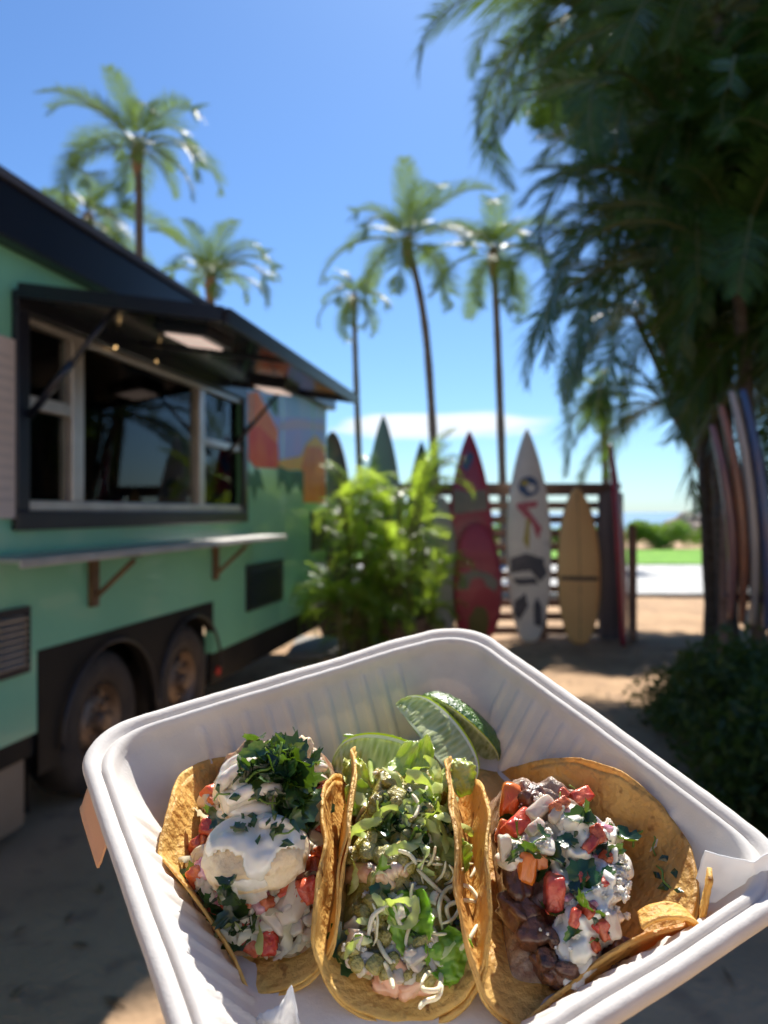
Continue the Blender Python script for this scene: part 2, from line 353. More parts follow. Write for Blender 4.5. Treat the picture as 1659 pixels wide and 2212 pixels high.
def wheel(y):
    t = MB()
    t.lathe([(.20, -.24), (.34, -.24), (WR, -.20), (WR + .003, -.12), (WR, -.03), (.345, -.002), (.28, .008), (.225, -.004), (.205, -.03), (.20, -.24)], 40, 0, 'X')
    o = bpy.data.objects.new('wheel', None); link(o, trailer); o.location = (-.045, y, WZ)
    t.build('tyre', M['tyre'], o, smooth=True)
    r = MB(); r.lathe([(.204, -.03), (.198, -.012), (.188, -.03), (.17, -.06), (.15, -.07), (.13, -.05), (.10, -.035), (.075, -.045), (.06, -.04), (.055, -.0), (.045, .02), (.0, .024)], 32, 0, 'X')
    for k in range(6):
        a = k * pi / 3; r.lathe([(.012, -.045), (.012, -.02), (0, -.018)], 8, 0, 'X', (0, .088 * cos(a), .088 * sin(a)))
    for k in range(10):
        a = k * pi / 5; r.box((-.058, .155 * cos(a), .155 * sin(a)), (.02, .03, .02), 1, Matrix.Rotation(a, 3, 'X'))
    r.build('rim', [M['rim'], M['black']], o, smooth=False)
for y in wh: wheel(y)
b = MB(); b.box2((-.42, ay1 + .02, .12), (-.38, ay0 - .02, .98)); b.box2((-.379, ay1 + .02, .93), (-.062, ay0 - .02, .96)); b.box2((-.379, ay0 - .04, .12), (-.062, ay0 - .02, .929)); b.box2((-.379, ay1 + .02, .12), (-.062, ay1 + .04, .929)); b.build('wheel_well', M['skirt'], trailer)
b = MB(); b.box2((-.60, Ln, .30), (-.50, .0, .42)); b.box2((WX + .3, Ln, .30), (WX + .4, 0, .42))
for y in wh: b.tube([(-.1, y, WZ), (WX + .1, y, WZ)], .035)
b.build('chassis', M['skirt'], trailer)
b = MB(); b.lathe([(.0, .012), (.03, .01), (.035, 0)], 14, 0, 'X', (0.0, ay0 + .09, .36)); b.build('marker_light', M['red_light'], trailer)
b = MB(); b.box2((-.6, .0, .30), (-.7, 1.3, .38)); b.box2((-1.7, .0, .30), (-1.6, 1.3, .38)); b.box2((-1.7, 1.3, .3), (-.6, 1.38, .38)); b.build('drawbar', M['skirt'], trailer)
# window frame
def frame_rect(b, y0, y1, z0, z1, w, x0, x1, m=0):
    b.box2((x0, y0, z0), (x1, y1, z0 + w), m); b.box2((x0, y0, z1 - w), (x1, y1, z1), m)
    s = -1 if y1 < y0 else 1
    b.box2((x0, y0, z0 + w), (x1, y0 + s * w, z1 - w), m); b.box2((x0, y1, z0 + w), (x1, y1 - s * w, z1 - w), m)
b = MB(); frame_rect(b, wy0 + .03, wy1 - .03, wz0 - .05, wz1 + .03, .085, .002, .035)
ofr = bevel(b.build('window_frame', M['black'], trailer), .006)
m1, m2 = tw(157, 900, -.02)[0], tw(428, 950, -.02)[0]
b = MB(); za, zb = wz0 + .036, wz1 - .06
b.box2((-.05, wy0 - .06, za), (.015, wy1 + .06, za + .045))
b.box2((-.05, wy0 - .06, zb - .03), (.010, wy1 + .06, zb))
for y, w in ((m1, .10), (m2, .085)): b.box2((-.045, y - w / 2, za + .046), (.012, y + w / 2, zb - .031))
mz = tw(100, 878, -.02)[1]
b.box2((-.04, m1 - .051, mz - .03), (.008, wy1 + .061, mz + .03)); b.box2((-.04, m2 + .044, mz - .03), (.008, wy0 - .061, mz + .02))
bevel(b.build('sash', M['alu'], trailer), .004)
for (y0, y1) in ((m1 - .055, wy1 + .065), (m1 + .055, m2 - .05), (m2 + .05, wy0 - .065)):
    b = MB(); b.box2((-.03, y0, za + .05), (-.026, y1, zb - .035)); b.build('pane', M['glass'], trailer)
# hatch, with its lamps, hinge struts and bulbs
hz, hzo, hw = wz1 + .02, 2.30, .94
hy0, hy1 = tw(764, 866, .97)[0], wy1 - .02
rot = Matrix.Rotation(math.atan2(hz - hzo, hw), 3, 'Y')
def hp(x, y, z): return Vector((.04, y, hz)) + rot @ Vector((x, 0, z))
b = MB()
def hbox(b, x0, x1, y0, y1, z0, z1, m=0):
    vs = [hp(x, y, z) for x in (x0, x1) for y in (y0, y1) for z in (z0, z1)]
    b.add(vs, [(0, 1, 3, 2), (4, 6, 7, 5), (0, 4, 5, 1), (2, 3, 7, 6), (0, 2, 6, 4), (1, 5, 7, 3)], m)
hbox(b, 0, hw, hy0, hy1, 0, .03)
h = b.build('hatch', M['hatch'], trailer)
b = MB(); hbox(b, hw + .001, hw + .025, hy0, hy1, -.03, .035); hbox(b, 0, hw, hy1 - .025, hy1 - .001, -.025, .035); hbox(b, 0, hw, hy0 + .001, hy0 + .025, -.025, .035); hbox(b, .02, hw - .002, -4.3, -4.26, -.012, -.002)
b.build('hatch_rim', M['black'], trailer)
for (yy, xx) in ((tw(380, 755, .55)[0], .62), (tw(598, 832, .5)[0], .45)):
    b = MB(); hbox(b, xx - .13, xx + .13, yy - .16, yy + .16, -.045, -.001); hbox(b, xx - .09, xx + .09, yy - .13, yy + .13, -.055, -.046, 1)
    bevel(b.build('hatch_lamp', [M['black'], M['lampglow']], trailer), .004)
for yy in (hy0 - .06, hy1 + .06):
    b = MB(); b.tube([(.04, yy, wz0 + .45), hp(.42, yy, -.01)], .012, 8); b.tube([(.04, yy, wz0 + .45), tuple((Vector((.04, yy, wz0 + .45)) + hp(.42, yy, 0)) / 2)], .018, 8); b.build('gas_strut', M['black'], trailer, smooth=True)
for px, py in ((245, 750), (333, 781)):
    y, z = tw(px, py, .02); b = MB(); b.lathe([(0, -.011), (.007, -.008), (.010, 0), (.007, .007), (.004, .011), (.004, .018)], 12, 0, 'Z', (.03, y, z)); b.build('string_bulb', M['bulb'], trailer, smooth=True)
# shelf and brackets
sy0, sz = tw(620, 1155, .3); sy1 = tw(45, 1210, .3)[0]
b = MB(); b.box2((.002, sy0, sz - .016), (.30, sy1, sz)); b.box2((.29, sy0, sz - .034), (.302, sy1, sz - .0165)); bevel(b.build('serving_shelf', M['alu'], trailer), .004)
for px in (255, 505):
    y = tw(px, 1200, .15)[0]
    b = MB(); b.box2((.002, y - .03, sz - .30), (.03, y + .03, sz - .018)); b.box2((.031, y - .02, sz - .046), (.27, y + .02, sz - .018)); b.tube([(.03, y, sz - .25), (.24, y, sz - .06)], .014, 6); b.build('shelf_bracket', M['rust'], trailer)
b = MB()
for y in (-.55, -1.55, -2.35, -6.0, -7.2): b.box2((.0004, y - .018, H0), (.0030, y + .018, H1))
b.build('wall_seam', M['green'], trailer)
b = MB()
for y in (-.55, -1.55, -2.35, -6.0, -7.2):
    for k in range(16): b.box((.0035, y, H0 + .05 + k * .08), (.003, .010, .010))
b.build('rivet_row', M['alu'], trailer, kind='stuff')
# vents
def vent(name, pa, pb, n, mslat):
    y0, z1 = tw(*pa); y1, z0 = tw(*pb)
    o = bpy.data.objects.new(name, None); link(o, trailer); o.location = (0, (y0 + y1) / 2, (z0 + z1) / 2)
    hy, hz_ = abs(y1 - y0) / 2, abs(z1 - z0) / 2
    b = MB(); frame_rect(b, -hy, hy, -hz_, hz_, .03, .002, .022); b.box2((.0015, -hy + .03, -hz_ + .03), (.004, hy - .03, hz_ - .03)); b.build('vent_frame', M['black'], o)
    b = MB(); b.box((0, 0, 0), (.03, 2 * hy - .065, .006), 0, Matrix.Rotation(radians(35), 3, 'Y')); me = b.mesh('slat', mslat)
    for k in range(n):
        s = bpy.data.objects.new('slat', me); link(s, o); s.location = (.018, 0, -hz_ + .045 + (2 * hz_ - .09) * k / (n - 1))
vent('side_vent', (530, 1222), (607, 1295), 7, M['black']); vent('side_vent', (671, 1105), (702, 1185), 5, M['black']); vent('side_vent', (-60, 1330), (57, 1450), 8, M['alu'])
# menu board
y1, z1 = tw(24, 735); y0, z0 = tw(24, 1120)
mo = bpy.data.objects.new('menu_board', None); link(mo, trailer); mo.location = (.0, y1, (z0 + z1) / 2)
hh = (z1 - z0) / 2
b = MB(); b.box2((.002, 0, -hh), (.022, -.75, hh)); b.build('board', M['menu'], mo)
b = MB()
for r in range(14):
    z = hh - .08 - r * (2 * hh - .16) / 13
    y = -.012 if r % 3 else -.03
    b.box2((.0222, y, z - .009), (.0235, y - R_.uniform(.25, .6), z + .009))
b.build('menu_lettering', M['ink'], mo)
# mural: flat printed vinyl on the wall at the far end
mur = {'lav': mat('mural_lavender', (.50, .50, .85), (.34, .52, .88), 2.5, rough=.5, spec=.25), 'sky': mat('mural_sky', (.26, .56, .85), (.45, .68, .88), 2, rough=.5, spec=.25),
       'red': mat('mural_red', (.75, .06, .03), (.85, .18, .04), 3, rough=.5, spec=.25), 'org': mat('mural_orange', (.90, .32, .06), (.80, .20, .05), 3, rough=.5, spec=.25),
       'yel': mat('mural_yellow', (.90, .60, .06), (.82, .5, .12), 3, rough=.5, spec=.25), 'grn': mat('mural_dark_green', (.04, .15, .07), (.07, .24, .12), 4, rough=.5, spec=.25),
       'tan': mat('mural_tan', (.42, .30, .24), (.5, .36, .3), 2, rough=.5), 'wht': mat('mural_cloud', (.55, .52, .66), rough=.5, spec=.25)}
mk = list(mur.values()); mi = {k: i for i, k in enumerate(mur)}
b = MB()
def mp_(k, pts, x): b.add([(x, *tw(px, py)) for px, py in pts], [tuple(range(len(pts)))], mi[k])
mp_('sky', [(528, 800), (703, 842), (703, 920), (528, 930)], .0010)
mp_('lav', [(590, 900), (703, 905), (703, 1000), (590, 1000)], .0020)
mp_('wht', [(600, 915), (640, 905), (703, 918), (703, 932), (650, 926), (600, 930)], .0030)
mp_('org', [(528, 850), (556, 845), (600, 930), (598, 1000), (528, 990)], .0030)
mp_('red', [(528, 925), (560, 920), (600, 960), (603, 1012), (550, 1010), (530, 985)], .0040)
mp_('grn', [(575, 860), (600, 860), (600, 900), (590, 890)], .0040)
mp_('yel', [(600, 995), (650, 985), (660, 960), (680, 940), (703, 965), (703, 1015), (600, 1015)], .0040)
mp_('org', [(650, 1010), (660, 965), (690, 965), (703, 985), (703, 1087), (655, 1085), (652, 1050)], .0050)
mp_('grn', [(600, 1005), (625, 1018), (655, 1018), (655, 1075), (640, 1040), (622, 1070), (610, 1035), (600, 1060)], .0052)
mp_('grn', [(532, 1010), (545, 1030), (552, 1010), (562, 1020), (570, 1060), (556, 1050), (548, 1085), (540, 1050), (533, 1045)], .0052)
mp_('red', [(528, 780), (600, 800), (600, 838), (528, 828)], .0060)
mp_('tan', [(600, 800), (703, 825), (703, 846), (600, 838)], .0060)
b.build('mural_print', mk, trailer)
# kitchen inside the window
def kit(name, label_, boxes, m):
    b = MB()
    for bx in boxes: b.box2(bx[0], bx[1])
    bevel(b.build(name, m, trailer), .006)
b = MB(); b.box2((-2.1, -5.6, 1.06), (-1.5, -1.8, 1.5)); b.build('cook_line', M['steel'], trailer)
b = MB(); b.box2((-1.9, -5.4, 2.0), (-1.4, -2.2, 2.35)); b.build('extractor_hood', M['steel'], trailer)
b = MB(); b.box2((-.45, wy1, 1.42), (-.07, wy0, 1.46)); b.build('counter', M['steel'], trailer)
for k in range(5):
    y = -4.25 + k * .13; b = MB(); b.lathe([(.0, 0), (.045, 0), (.045, .14), (.02, .19), (.012, .22), (0, .22)], 12, 0, 'Z', (-.25, y, 1.461)); b.build('sauce_bottle', [M['white'], M['tub'], M['red_light']][k % 3], trailer, smooth=True)
for k in range(4):
    b = MB(); b.box2((-.35, -3.95 + k * .01, 1.461 + k * .07), (-.15, -3.70 + k * .01, 1.528 + k * .07)); bevel(b.build('stacked_tub', M['tub'], trailer), .01)
b = MB(); b.add([(-.12, -3.30, 1.461), (-.2, -3.10, 1.461), (-.16, -3.26, 1.71), (-.12, -3.30, 1.465)], [(0, 1, 2)]); b.box2((-.2, -3.05, 1.461), (-.14, -2.9, 1.62)); solid(b.build('price_card', M['white'], trailer), .004)
b = MB(); b.lathe([(.16, 0), (.10, .05), (.02, .08), (.01, .3)], 16, 0, 'Z', (-1.2, -4.1, 2.1)); b.build('pendant_lamp', M['white'], trailer, smooth=True)
b = MB(); b.tube([(.06, -6.4, 2.58), (.14, -6.32, 2.55), (.16, -6.28, 2.55)], .018, 8); b.build('awning_bracket', M['alu'], trailer)

# ------------------------------------------------------------------ surfboards and fence
def board_w(t, nose, tail):      # half width at height fraction t (0 tail .. 1 nose)
    a = max(0, 1 - t); s = max(0.0, t)
    up = 1 - ((t - .45) / .55) ** 2 if t > .45 else 1
    up = max(0, up) ** nose
    dn = 1 if t > .45 else max(0, 1 - ((.45 - t) / .45) ** 2.2) ** tail
    return up * (.22 + .78 * dn) if t < .45 else up
def surfboard(cx, Y, z0, z1, W, m, label, nose=.85, tail=.6, lean=.06, yaw=0, roll=0, rail=None, thick=.07, group=None, stringer=None, rocker=.10):
    Lg = z1 - z0
    root = empty('surfboard', (cx, Y, z0), label=label, cat='surfboard', group=group)
    root.rotation_euler = (-lean, radians(roll), radians(yaw))
    def surf(x, t):     # front surface y for half-offset x
        w = W / 2 * board_w(t, nose, tail) + .004
        th = thick / 2 * (.35 + .65 * math.sin(pi * min(1, max(0, t * .94 + .04))) ** .6)
        k = min(1, abs(x) / w)
        return -th * (1 - k ** 2.6) ** .6 + rocker * ((t - .42) ** 2 * 1.6)
    b = MB(); n = 24
    def f(u, v):
        t = v; w = W / 2 * board_w(t, nose, tail) + .004
        th = thick / 2 * (.35 + .65 * math.sin(pi * min(1, max(0, t * .94 + .04))) ** .6)
        a = 2 * pi * u; ca, sa = cos(a), sin(a)
        x = w * (abs(ca) ** .8) * (1 if ca > 0 else -1); y = th * (abs(sa) ** .8) * (1 if sa > 0 else -1)
        return (x, y + rocker * ((t - .42) ** 2 * 1.6), t * Lg)
    b.grid(f, n, 49, 0, True)
    b.f.append(tuple(range(n))[::-1]); b.m.append(0); b.f.append(tuple(range(48 * n, 49 * n))); b.m.append(0)
    if rail is None: b.build('blank', m, root, smooth=True)
    else:
        for i, fc in enumerate(b.f):
            if len(fc) == 4 and (i % n) in (0, 11, 12, 23): b.m[i] = 1
        b.build('blank', [m, rail], root, smooth=True)
    root['_L'] = Lg
    return root, surf, Lg, W
def decal(root, surf, Lg, pts, m, name, off=.004, n=26):
    # flat print laid on the deck: grid-clipped polygon following the deck surface
    xs_ = [p[0] for p in pts]; zs_ = [p[1] for p in pts]
    def inside(x, z):
        c = False
        for i in range(len(pts)):
            x1, z1_ = pts[i]; x2, z2 = pts[i - 1]
            if (z1_ > z) != (z2 > z) and x < (x2 - x1) * (z - z1_) / (z2 - z1_ + 1e-12) + x1: c = not c
        return c
    b = MB(); x0, x1_, z0_, z1_ = min(xs_), max(xs_), min(zs_), max(zs_); dx = (x1_ - x0) / n; dz = (z1_ - z0_) / n
    for i in range(n):
        for j in range(n):
            xc, zc = x0 + (i + .5) * dx, z0_ + (j + .5) * dz
            jn = .012; xj, zj = xc + jn * noise.noise(Vector((xc * 40, zc * 40, 1))), zc + jn * noise.noise(Vector((xc * 40, zc * 40, 7)))
            if inside(xj, zj):
                q = []
                for (a, c) in ((0, 0), (1, 0), (1, 1), (0, 1)):
                    X, Z = x0 + (i + a) * dx, z0_ + (j + c) * dz; q.append((X, surf(X, Z / Lg) - off, Z))
                b.add(q, [(0, 1, 2, 3)])
    if b.f: b.build(name, m, root)
FY = 9.05
def bd(pxc, ytop, ybot, wpx, Y, *a, **k):
    return surfboard((pxc - CX) / F * Y, Y, CH - (ybot - CY) / F * Y, CH - (ytop - CY) / F * Y, wpx / F * Y, *a, **k)
bm = dict(
 red=mat('faded_red_board', (.36, .02, .05), (.26, .016, .04), 3, rough=.35, coat=.3),
 red2=mat('red_board', (.42, .025, .05), (.30, .02, .04), 2.5, rough=.4, coat=.2),
 white=mat('aged_white_board', (.82, .78, .70), (.66, .63, .57), 2.5, rough=.4, coat=.3, c3=(.22, .21, .2), scale3=2.2, lo3=.58, hi3=.75),
 yellow=mat('amber_board', (.78, .50, .20), (.70, .42, .17), 1.5, rough=.45), rail=mat('dark_rail', (.05, .04, .035), rough=.5),
 green=mat('grey_green_board', (.20, .27, .23), (.16, .22, .19), 2, rough=.4), dgreen=mat('dark_green_board', (.03, .06, .05), rough=.4), pale=mat('pale_board', (.45, .43, .38), (.3, .3, .27), 2, rough=.5),
 blue=mat('print_blue', (.04, .09, .20), rough=.4), yl=mat('print_yellow', (.45, .36, .06), rough=.4), pink=mat('print_pink', (.50, .10, .13), rough=.4), dark=mat('print_charcoal', (.05, .055, .075), (.09, .09, .11), 8, rough=.4),
 gw=mat('print_grey_green', (.15, .15, .12), (.22, .2, .16), 8, rough=.4), ol=mat('print_olive', (.12, .10, .02), rough=.4), orange=mat('print_orange', (.6, .2, .05), rough=.4), blk=mat('patterned_dark_board', (.03, .03, .03), (.12, .05, .03), 9, rough=.4),
 rw=mat('plum_striped_board', (.30, .16, .14), (.2, .1, .12), 3, rough=.3, coat=.4), ww=mat('cream_striped_board', (.5, .44, .38), (.40, .34, .3), 2, rough=.3, coat=.4), bw=mat('navy_striped_board', (.05, .10, .22), (.12, .1, .16), 3, rough=.3, coat=.4), ow=mat('rust_striped_board', (.36, .15, .08), (.24, .10, .07), 3, rough=.3, coat=.4))
G1 = 'surfboards leaning on the slatted fence'
r, s, Lg, W = bd(1018, 925, 1388, 98, 8.98, bm['red'], 'tall dark red surfboard with a pointed nose and a blue patch near the tip', rail=bm['rail'], group=G1)
decal(r, s, Lg, [(-.10, Lg * .83), (-.02, Lg * .90), (.05, Lg * .88), (.02, Lg * .84), (-.04, Lg * .80)], bm['blue'], 'blue_patch')
decal(r, s, Lg, [(-.2, Lg * .60), (.2, Lg * .62), (.2, Lg * .72), (0, Lg * .70), (-.2, Lg * .72)], bm['gw'], 'camouflage_band')
r, s, Lg, W = bd(1033, 1128, 1388, 104, 8.80, bm['red2'], 'shorter blunt red surfboard with a pale wave print, before the tall red one', nose=.42, tail=.55, rail=bm['rail'], group=G1, thick=.06)
decal(r, s, Lg, [(-.24, Lg * .44), (-.2, Lg * .56), (-.05, Lg * .60), (.12, Lg * .58), (.24, Lg * .50), (.2, Lg * .42), (.1, Lg * .46), (.05, Lg * .53), (0, Lg * .54), (-.07, Lg * .53), (-.12, Lg * .44)], bm['gw'], 'wave_print')
decal(r, s, Lg, [(-.09, Lg * .03), (-.11, Lg * .2), (-.03, Lg * .3), (.08, Lg * .29), (.12, Lg * .2), (.09, Lg * .03)], bm['ol'], 'olive_tail_print')
r, s, Lg, W = bd(1145, 920, 1388, 96, 8.85, bm['white'], 'tall aged white surfboard with a round blue emblem and a pink zigzag', rail=None, group=G1)
zc = Lg * (1388 - 1050) / 468
decal(r, s, Lg, [(.12 * cos(a / 20 * 2 * pi), zc + .12 * sin(a / 20 * 2 * pi)) for a in range(20)], bm['blue'], 'round_emblem')
decal(r, s, Lg, [(-.05 + .05 * cos(a / 12 * 2 * pi), zc + .04 + .035 * sin(a / 12 * 2 * pi)) for a in range(12)], bm['yl'], 'emblem_yellow', .006)
decal(r, s, Lg, [(.03 + .055 * cos(a / 12 * 2 * pi), zc - .02 + .05 * sin(a / 12 * 2 * pi)) for a in range(12)], bm['white'], 'emblem_white', .006)
def zz(y): return Lg * (1388 - y) / 468
decal(r, s, Lg, [(-.14, zz(1086)), (.10, zz(1082)), (.10, zz(1094)), (-.02, zz(1098)), (.14, zz(1140)), (.10, zz(1166)), (.02, zz(1128)), (-.14, zz(1098))], bm['pink'], 'pink_zigzag', .004, 40)
decal(r, s, Lg, [(-.03, zz(1120)), (.01, zz(1122)), (-.01, zz(1190)), (-.07, zz(1170))], bm['yl'], 'yellow_dash', .004)
decal(r, s, Lg, [(-.22, zz(1206)), (-.05, zz(1196)), (.16, zz(1206)), (.2, zz(1240)), (.12, zz(1258)), (.0, zz(1232)), (-.22, zz(1240))], bm['dark'], 'charcoal_smudge')
decal(r, s, Lg, [(-.2, zz(1250)), (.06, zz(1248)), (.1, zz(1262)), (-.15, zz(1264))], bm['dark'], 'charcoal_smudge')
decal(r, s, Lg, [(.08, zz(1290)), (.14, zz(1310)), (.15, zz(1355)), (.05, zz(1350)), (.04, zz(1310))], bm['dark'], 'charcoal_smudge')
decal(r, s, Lg, [(-.18, zz(1300)), (-.05, zz(1280)), (-.02, zz(1310)), (-.12, zz(1340)), (-.18, zz(1330))], bm['dark'], 'charcoal_smudge')
r, s, Lg, W = bd(1253, 1050, 1392, 94, 8.78, bm['yellow'], 'amber yellow surfboard with a dark outline, shortest of the row', nose=.62, tail=.62, rail=bm['rail'], group=G1)
decal(r, s, Lg, [(-.004, .05), (.004, .05), (.004, Lg - .05), (-.004, Lg - .05)], bm['rail'], 'stringer', .003)
decal(r, s, Lg, [(-.23, Lg * .405), (.23, Lg * .40), (.23, Lg * .425), (-.23, Lg * .43)], bm['rail'], 'repair_band', .004)
r, s, Lg, W = bd(1352, 955, 1396, 74, 8.70, bm['red2'], 'dark red surfboard turned edge-on at the end of the fence', yaw=62, roll=2.2, group=G1, thick=.08)
r, s, Lg, W = bd(828, 890, 1385, 84, 9.0, bm['green'], 'grey green surfboard rising behind the potted palm', group=G1)
r, s, Lg, W = bd(912, 948, 1385, 74, 9.02, bm['dgreen'], 'dark green surfboard with only its tip above the potted palm', group=G1)
r, s, Lg, W = bd(716, 925, 1385, 92, 8.98, bm['blk'], 'dark patterned surfboard with an orange edge beside the trailer end', rail=bm['orange'], group=G1, nose=.6)
r, s, Lg, W = bd(958, 1070, 1388, 60, 8.85, bm['pale'], 'short pale surfboard half hidden by the potted palm', group=G1, nose=.6, tail=.6)
G2 = 'surfboards stacked upright under the palms'
for i, (px, yt, yb, w, mm_, yw, lb) in enumerate([(1592, 915, 1335, 66, 'rw', 68, 'plum striped surfboard, leftmost of the upright stack under the palms'), (1617, 872, 1345, 70, 'ow', 66, 'rust striped surfboard, second in the upright stack under the palms'),
        (1642, 842, 1350, 72, 'ww', 66, 'cream striped surfboard, third in the upright stack under the palms'), (1670, 838, 1360, 80, 'bw', 62, 'navy striped surfboard, last in the upright stack under the palms')]):
    r, s, Lg, W = bd(px, yt, yb, w, 5.9 - i * .06, bm[mm_], lb, yaw=yw, roll=-4, group=G2, thick=.085, rocker=.17)
b = MB()
for i in (0, 1):
    b.tube([P(1560, 1285 + 6 * i, 5.98), P(1690, 1295 + 6 * i, 5.75)], .022, 8)
    b.tube([P(1560 + 10 * i, 1120, 6.1), P(1690, 1110, 6.0)], .02, 8)
for px in (1566, 1672): b.tube([P(px, 1100, 6.05), Vector((P(px, 1100, 6.05).x, 6.1, 0))], .03, 8)
b.build('board_rack', M['wood'], label='low wooden rail holding the upright striped surfboards', cat='rack')
# fence
fence = empty('slat_fence', ((710 - CX) / F * FY, FY + .12, 0), label='dark wooden fence of spaced horizontal slats behind the surfboards', cat='fence')
x0 = fence.location.x; x1 = (1335 - CX) / F * FY
b = MB(); b.box((0, 0, 0), (x1 - x0, .025, .085)); sl = b.mesh('slat', M['wood'])
for k in range(11):
    o = bpy.data.objects.new('slat', sl); link(o, fence); o.location = ((x1 - x0) / 2, 0, .09 + k * .165)
    o.rotation_euler = (0, R_.uniform(-.002, .002), 0)
b = MB(); b.box2((-.06, -.045, 1.775), (x1 - x0 + .06, .05, 1.84)); b.build('top_rail', M['wood'], fence)
for k in range(5):
    b = MB(); x = (x1 - x0) * k / 4; b.box2((x - .045, .014, 0), (x + .045, .10, 1.774)); b.build('post', M['wood'], fence)
gate = empty('board_gate', (P(1306, 1400, 8.95).x, 8.95, 0), label='narrow weathered grey gate of upright boards at the fence end', cat='gate')
for k in range(3):
    b = MB(); b.box2((-.07 + k * .095, -.02, .02), (.022 + k * .095, .02, 1.72 + .02 * (k % 2))); b.build('board', M['greywood'], gate)
b = MB(); b.box2((-.08, .021, .4), (.23, .05, .5)); b.box2((-.08, .021, 1.3), (.23, .05, 1.4)); b.build('batten', M['greywood'], gate)
ob = MB(); ob.box2((-.04, -.04, 0), (.04, .04, 1.35))
o = ob.build('fence_post', M['wood'], label='thick brown post standing at the open end of the fence', cat='post'); o.location = (P(1372, 1400, 8.9).x, 9.0, 0)

# ------------------------------------------------------------------ palms
def frond_mesh(L, nl, ll, arch, seed, m, lw=.035, hang=.5, vee=.35, segs=3, name='frond'):
    r = random.Random(seed); b = MB(); pts = []; n = 14
    p = Vector((0, 0, 0)); ang = 0.0; pts.append(p.copy()); dirs = []
    for i in range(n):
        a = -arch * (i / n) ** 1.3; d = Vector((cos(a), r.uniform(-.03, .03), sin(a))).normalized(); dirs.append(d); p = p + d * (L / n); pts.append(p.copy())
    b.tube(pts, [.022 * L / 2.5 * (1 - .9 * i / n) + .002 for i in range(n + 1)], 5, 1)
    for i in range(nl):
        t = .14 + .86 * (i + .5) / nl; k = min(int(t * n), n - 1); f_ = t * n - k
        q = pts[k].lerp(pts[k + 1], f_); d = dirs[k]
        le = ll * (math.sin(pi * (t * .86 + .1)) ** .7) * r.uniform(.85, 1.1)
        side0 = Vector((0, 0, 1)).cross(d).normalized(); up = d.cross(side0)
        for sg in (-1, 1):
            fw = .55 + .5 * t + r.uniform(-.1, .1)
            dd = (side0 * sg + d * fw + up * (vee + r.uniform(-.15, .15))).normalized()
            w = lw * r.uniform(.8, 1.15); q0 = q.copy(); seg = le / segs
            wv = d * w * .5; lst = []; cur = q0
            for s_ in range(segs + 1):
                ww = wv * (1 - (s_ / segs) ** 2 * .92) if s_ else wv * .5
                lst += [cur - ww, cur + ww]
                cur = cur + dd * seg; dd = (dd + Vector((0, 0, -1)) * hang * (.5 + r.random() * .6)).normalized()
            b.add(lst, [(2 * s_, 2 * s_ + 1, 2 * s_ + 3, 2 * s_ + 2) for s_ in range(segs)], 0)
    return b.mesh(name, [m, M['rachis']])
FM = [frond_mesh(2.6, 80, .72, 1.25 + .3 * k, 40 + k, M['palm_far'], .036, .20, .25) for k in range(5)]
BM_ = [frond_mesh(2.7, 62, .62, 1.35 + .3 * k, 60 + k, M['palm'], .042, .38, .15) for k in range(5)]
AM = [frond_mesh(1.0, 40, .27, 1.0 + .4 * k, 80 + k, M['areca'], .016, .26, .4) for k in range(5)]
def trunk(root, pts, r0, r1, m='trunk', name='trunk', n=10):
    sp = spline(pts, 26); N = len(sp)
    b = MB(); rad = [(r0 + (r1 - r0) * i / (N - 1)) * (1 + .05 * ((i * 7) % 3 - 1)) * (1.5 - .5 * min(1, i / 3)) for i in range(N)]
    b.tube([Vector(p) - root.location for p in sp], rad, n); return b.build(name, M[m], root, smooth=True)
def sunny_gap(o, root):      # a gap in the fronds where the sun reaches the sand in front of the boards
    mw = Matrix.Translation(root.location) @ Matrix.LocRotScale(o.location, o.rotation_euler, o.scale)
    for i in range(0, 75, 10):
        for dz in (0, -.25):
            q = mw @ o.data.vertices[i].co; z = q.z + dz; g = Vector((q.x - S.x / S.z * z, q.y - S.y / S.z * z))
            if ((g.x - 1.95) / .85) ** 2 + ((g.y - 6.72) / .36) ** 2 < 1: return True
    return False
def crown(root, c, fl, meshes, sc, rnd, el0=-.9, el1=1.35, wind=None):
    c = Vector(c) - root.location
    for k in range(fl):
        az = k * 2.39996 + rnd.uniform(-.25, .25); e = el0 + (el1 - el0) * ((k + .5) / fl) ** .8 + rnd.uniform(-.12, .12)
        o = bpy.data.objects.new('frond', rnd.choice(meshes)); link(o, root)
        o.location = c + Vector((cos(az), sin(az), 0)) * .06
        o.rotation_euler = (rnd.uniform(-.35, .35), -e, az)
        if wind is not None and cos(az - wind) < -.3: o.rotation_euler.y = -max(e, .5)
        q = sc * rnd.uniform(.72, 1.15) * (1 if e < 1 else .85); o.scale = (q, q, q)
        if meshes is BM_ and sunny_gap(o, root): bpy.data.objects.remove(o)
def coconut(px0, y0, pxm, ym, px1, y1, Y, sc, seed, label, fl=20, **k):
    base = P(px1, y1, Y); base.z = 0 if y1 > 900 or True else base.z
    root = empty('coconut_palm', (base.x, Y, 0), label=label, cat='palm tree', group='tall coconut palms against the sky')
    top = P(px0, y0, Y); mid = P(pxm, ym, Y)
    trunk(root, [(base.x, Y, 0), (mid.x, Y, mid.z), (top.x, Y, top.z)], .085 + .002 * Y, .06 + .001 * Y)
    b = MB(); b.lathe([(.08, -.7), (.13, -.45), (.16, -.15), (.08, .12), (0, .2)], 10, 0, 'Z', top - root.location); b.build('crown_shaft', M['crownshaft'], root, smooth=True)
    crown(root, top, fl, FM, sc, random.Random(seed), **k)
    return root
coconut(297, 318, 301, 500, 300, 900, 18, .86, 1, 'tallest coconut palm, standing high above the trailer roof', 17, el0=-.5)
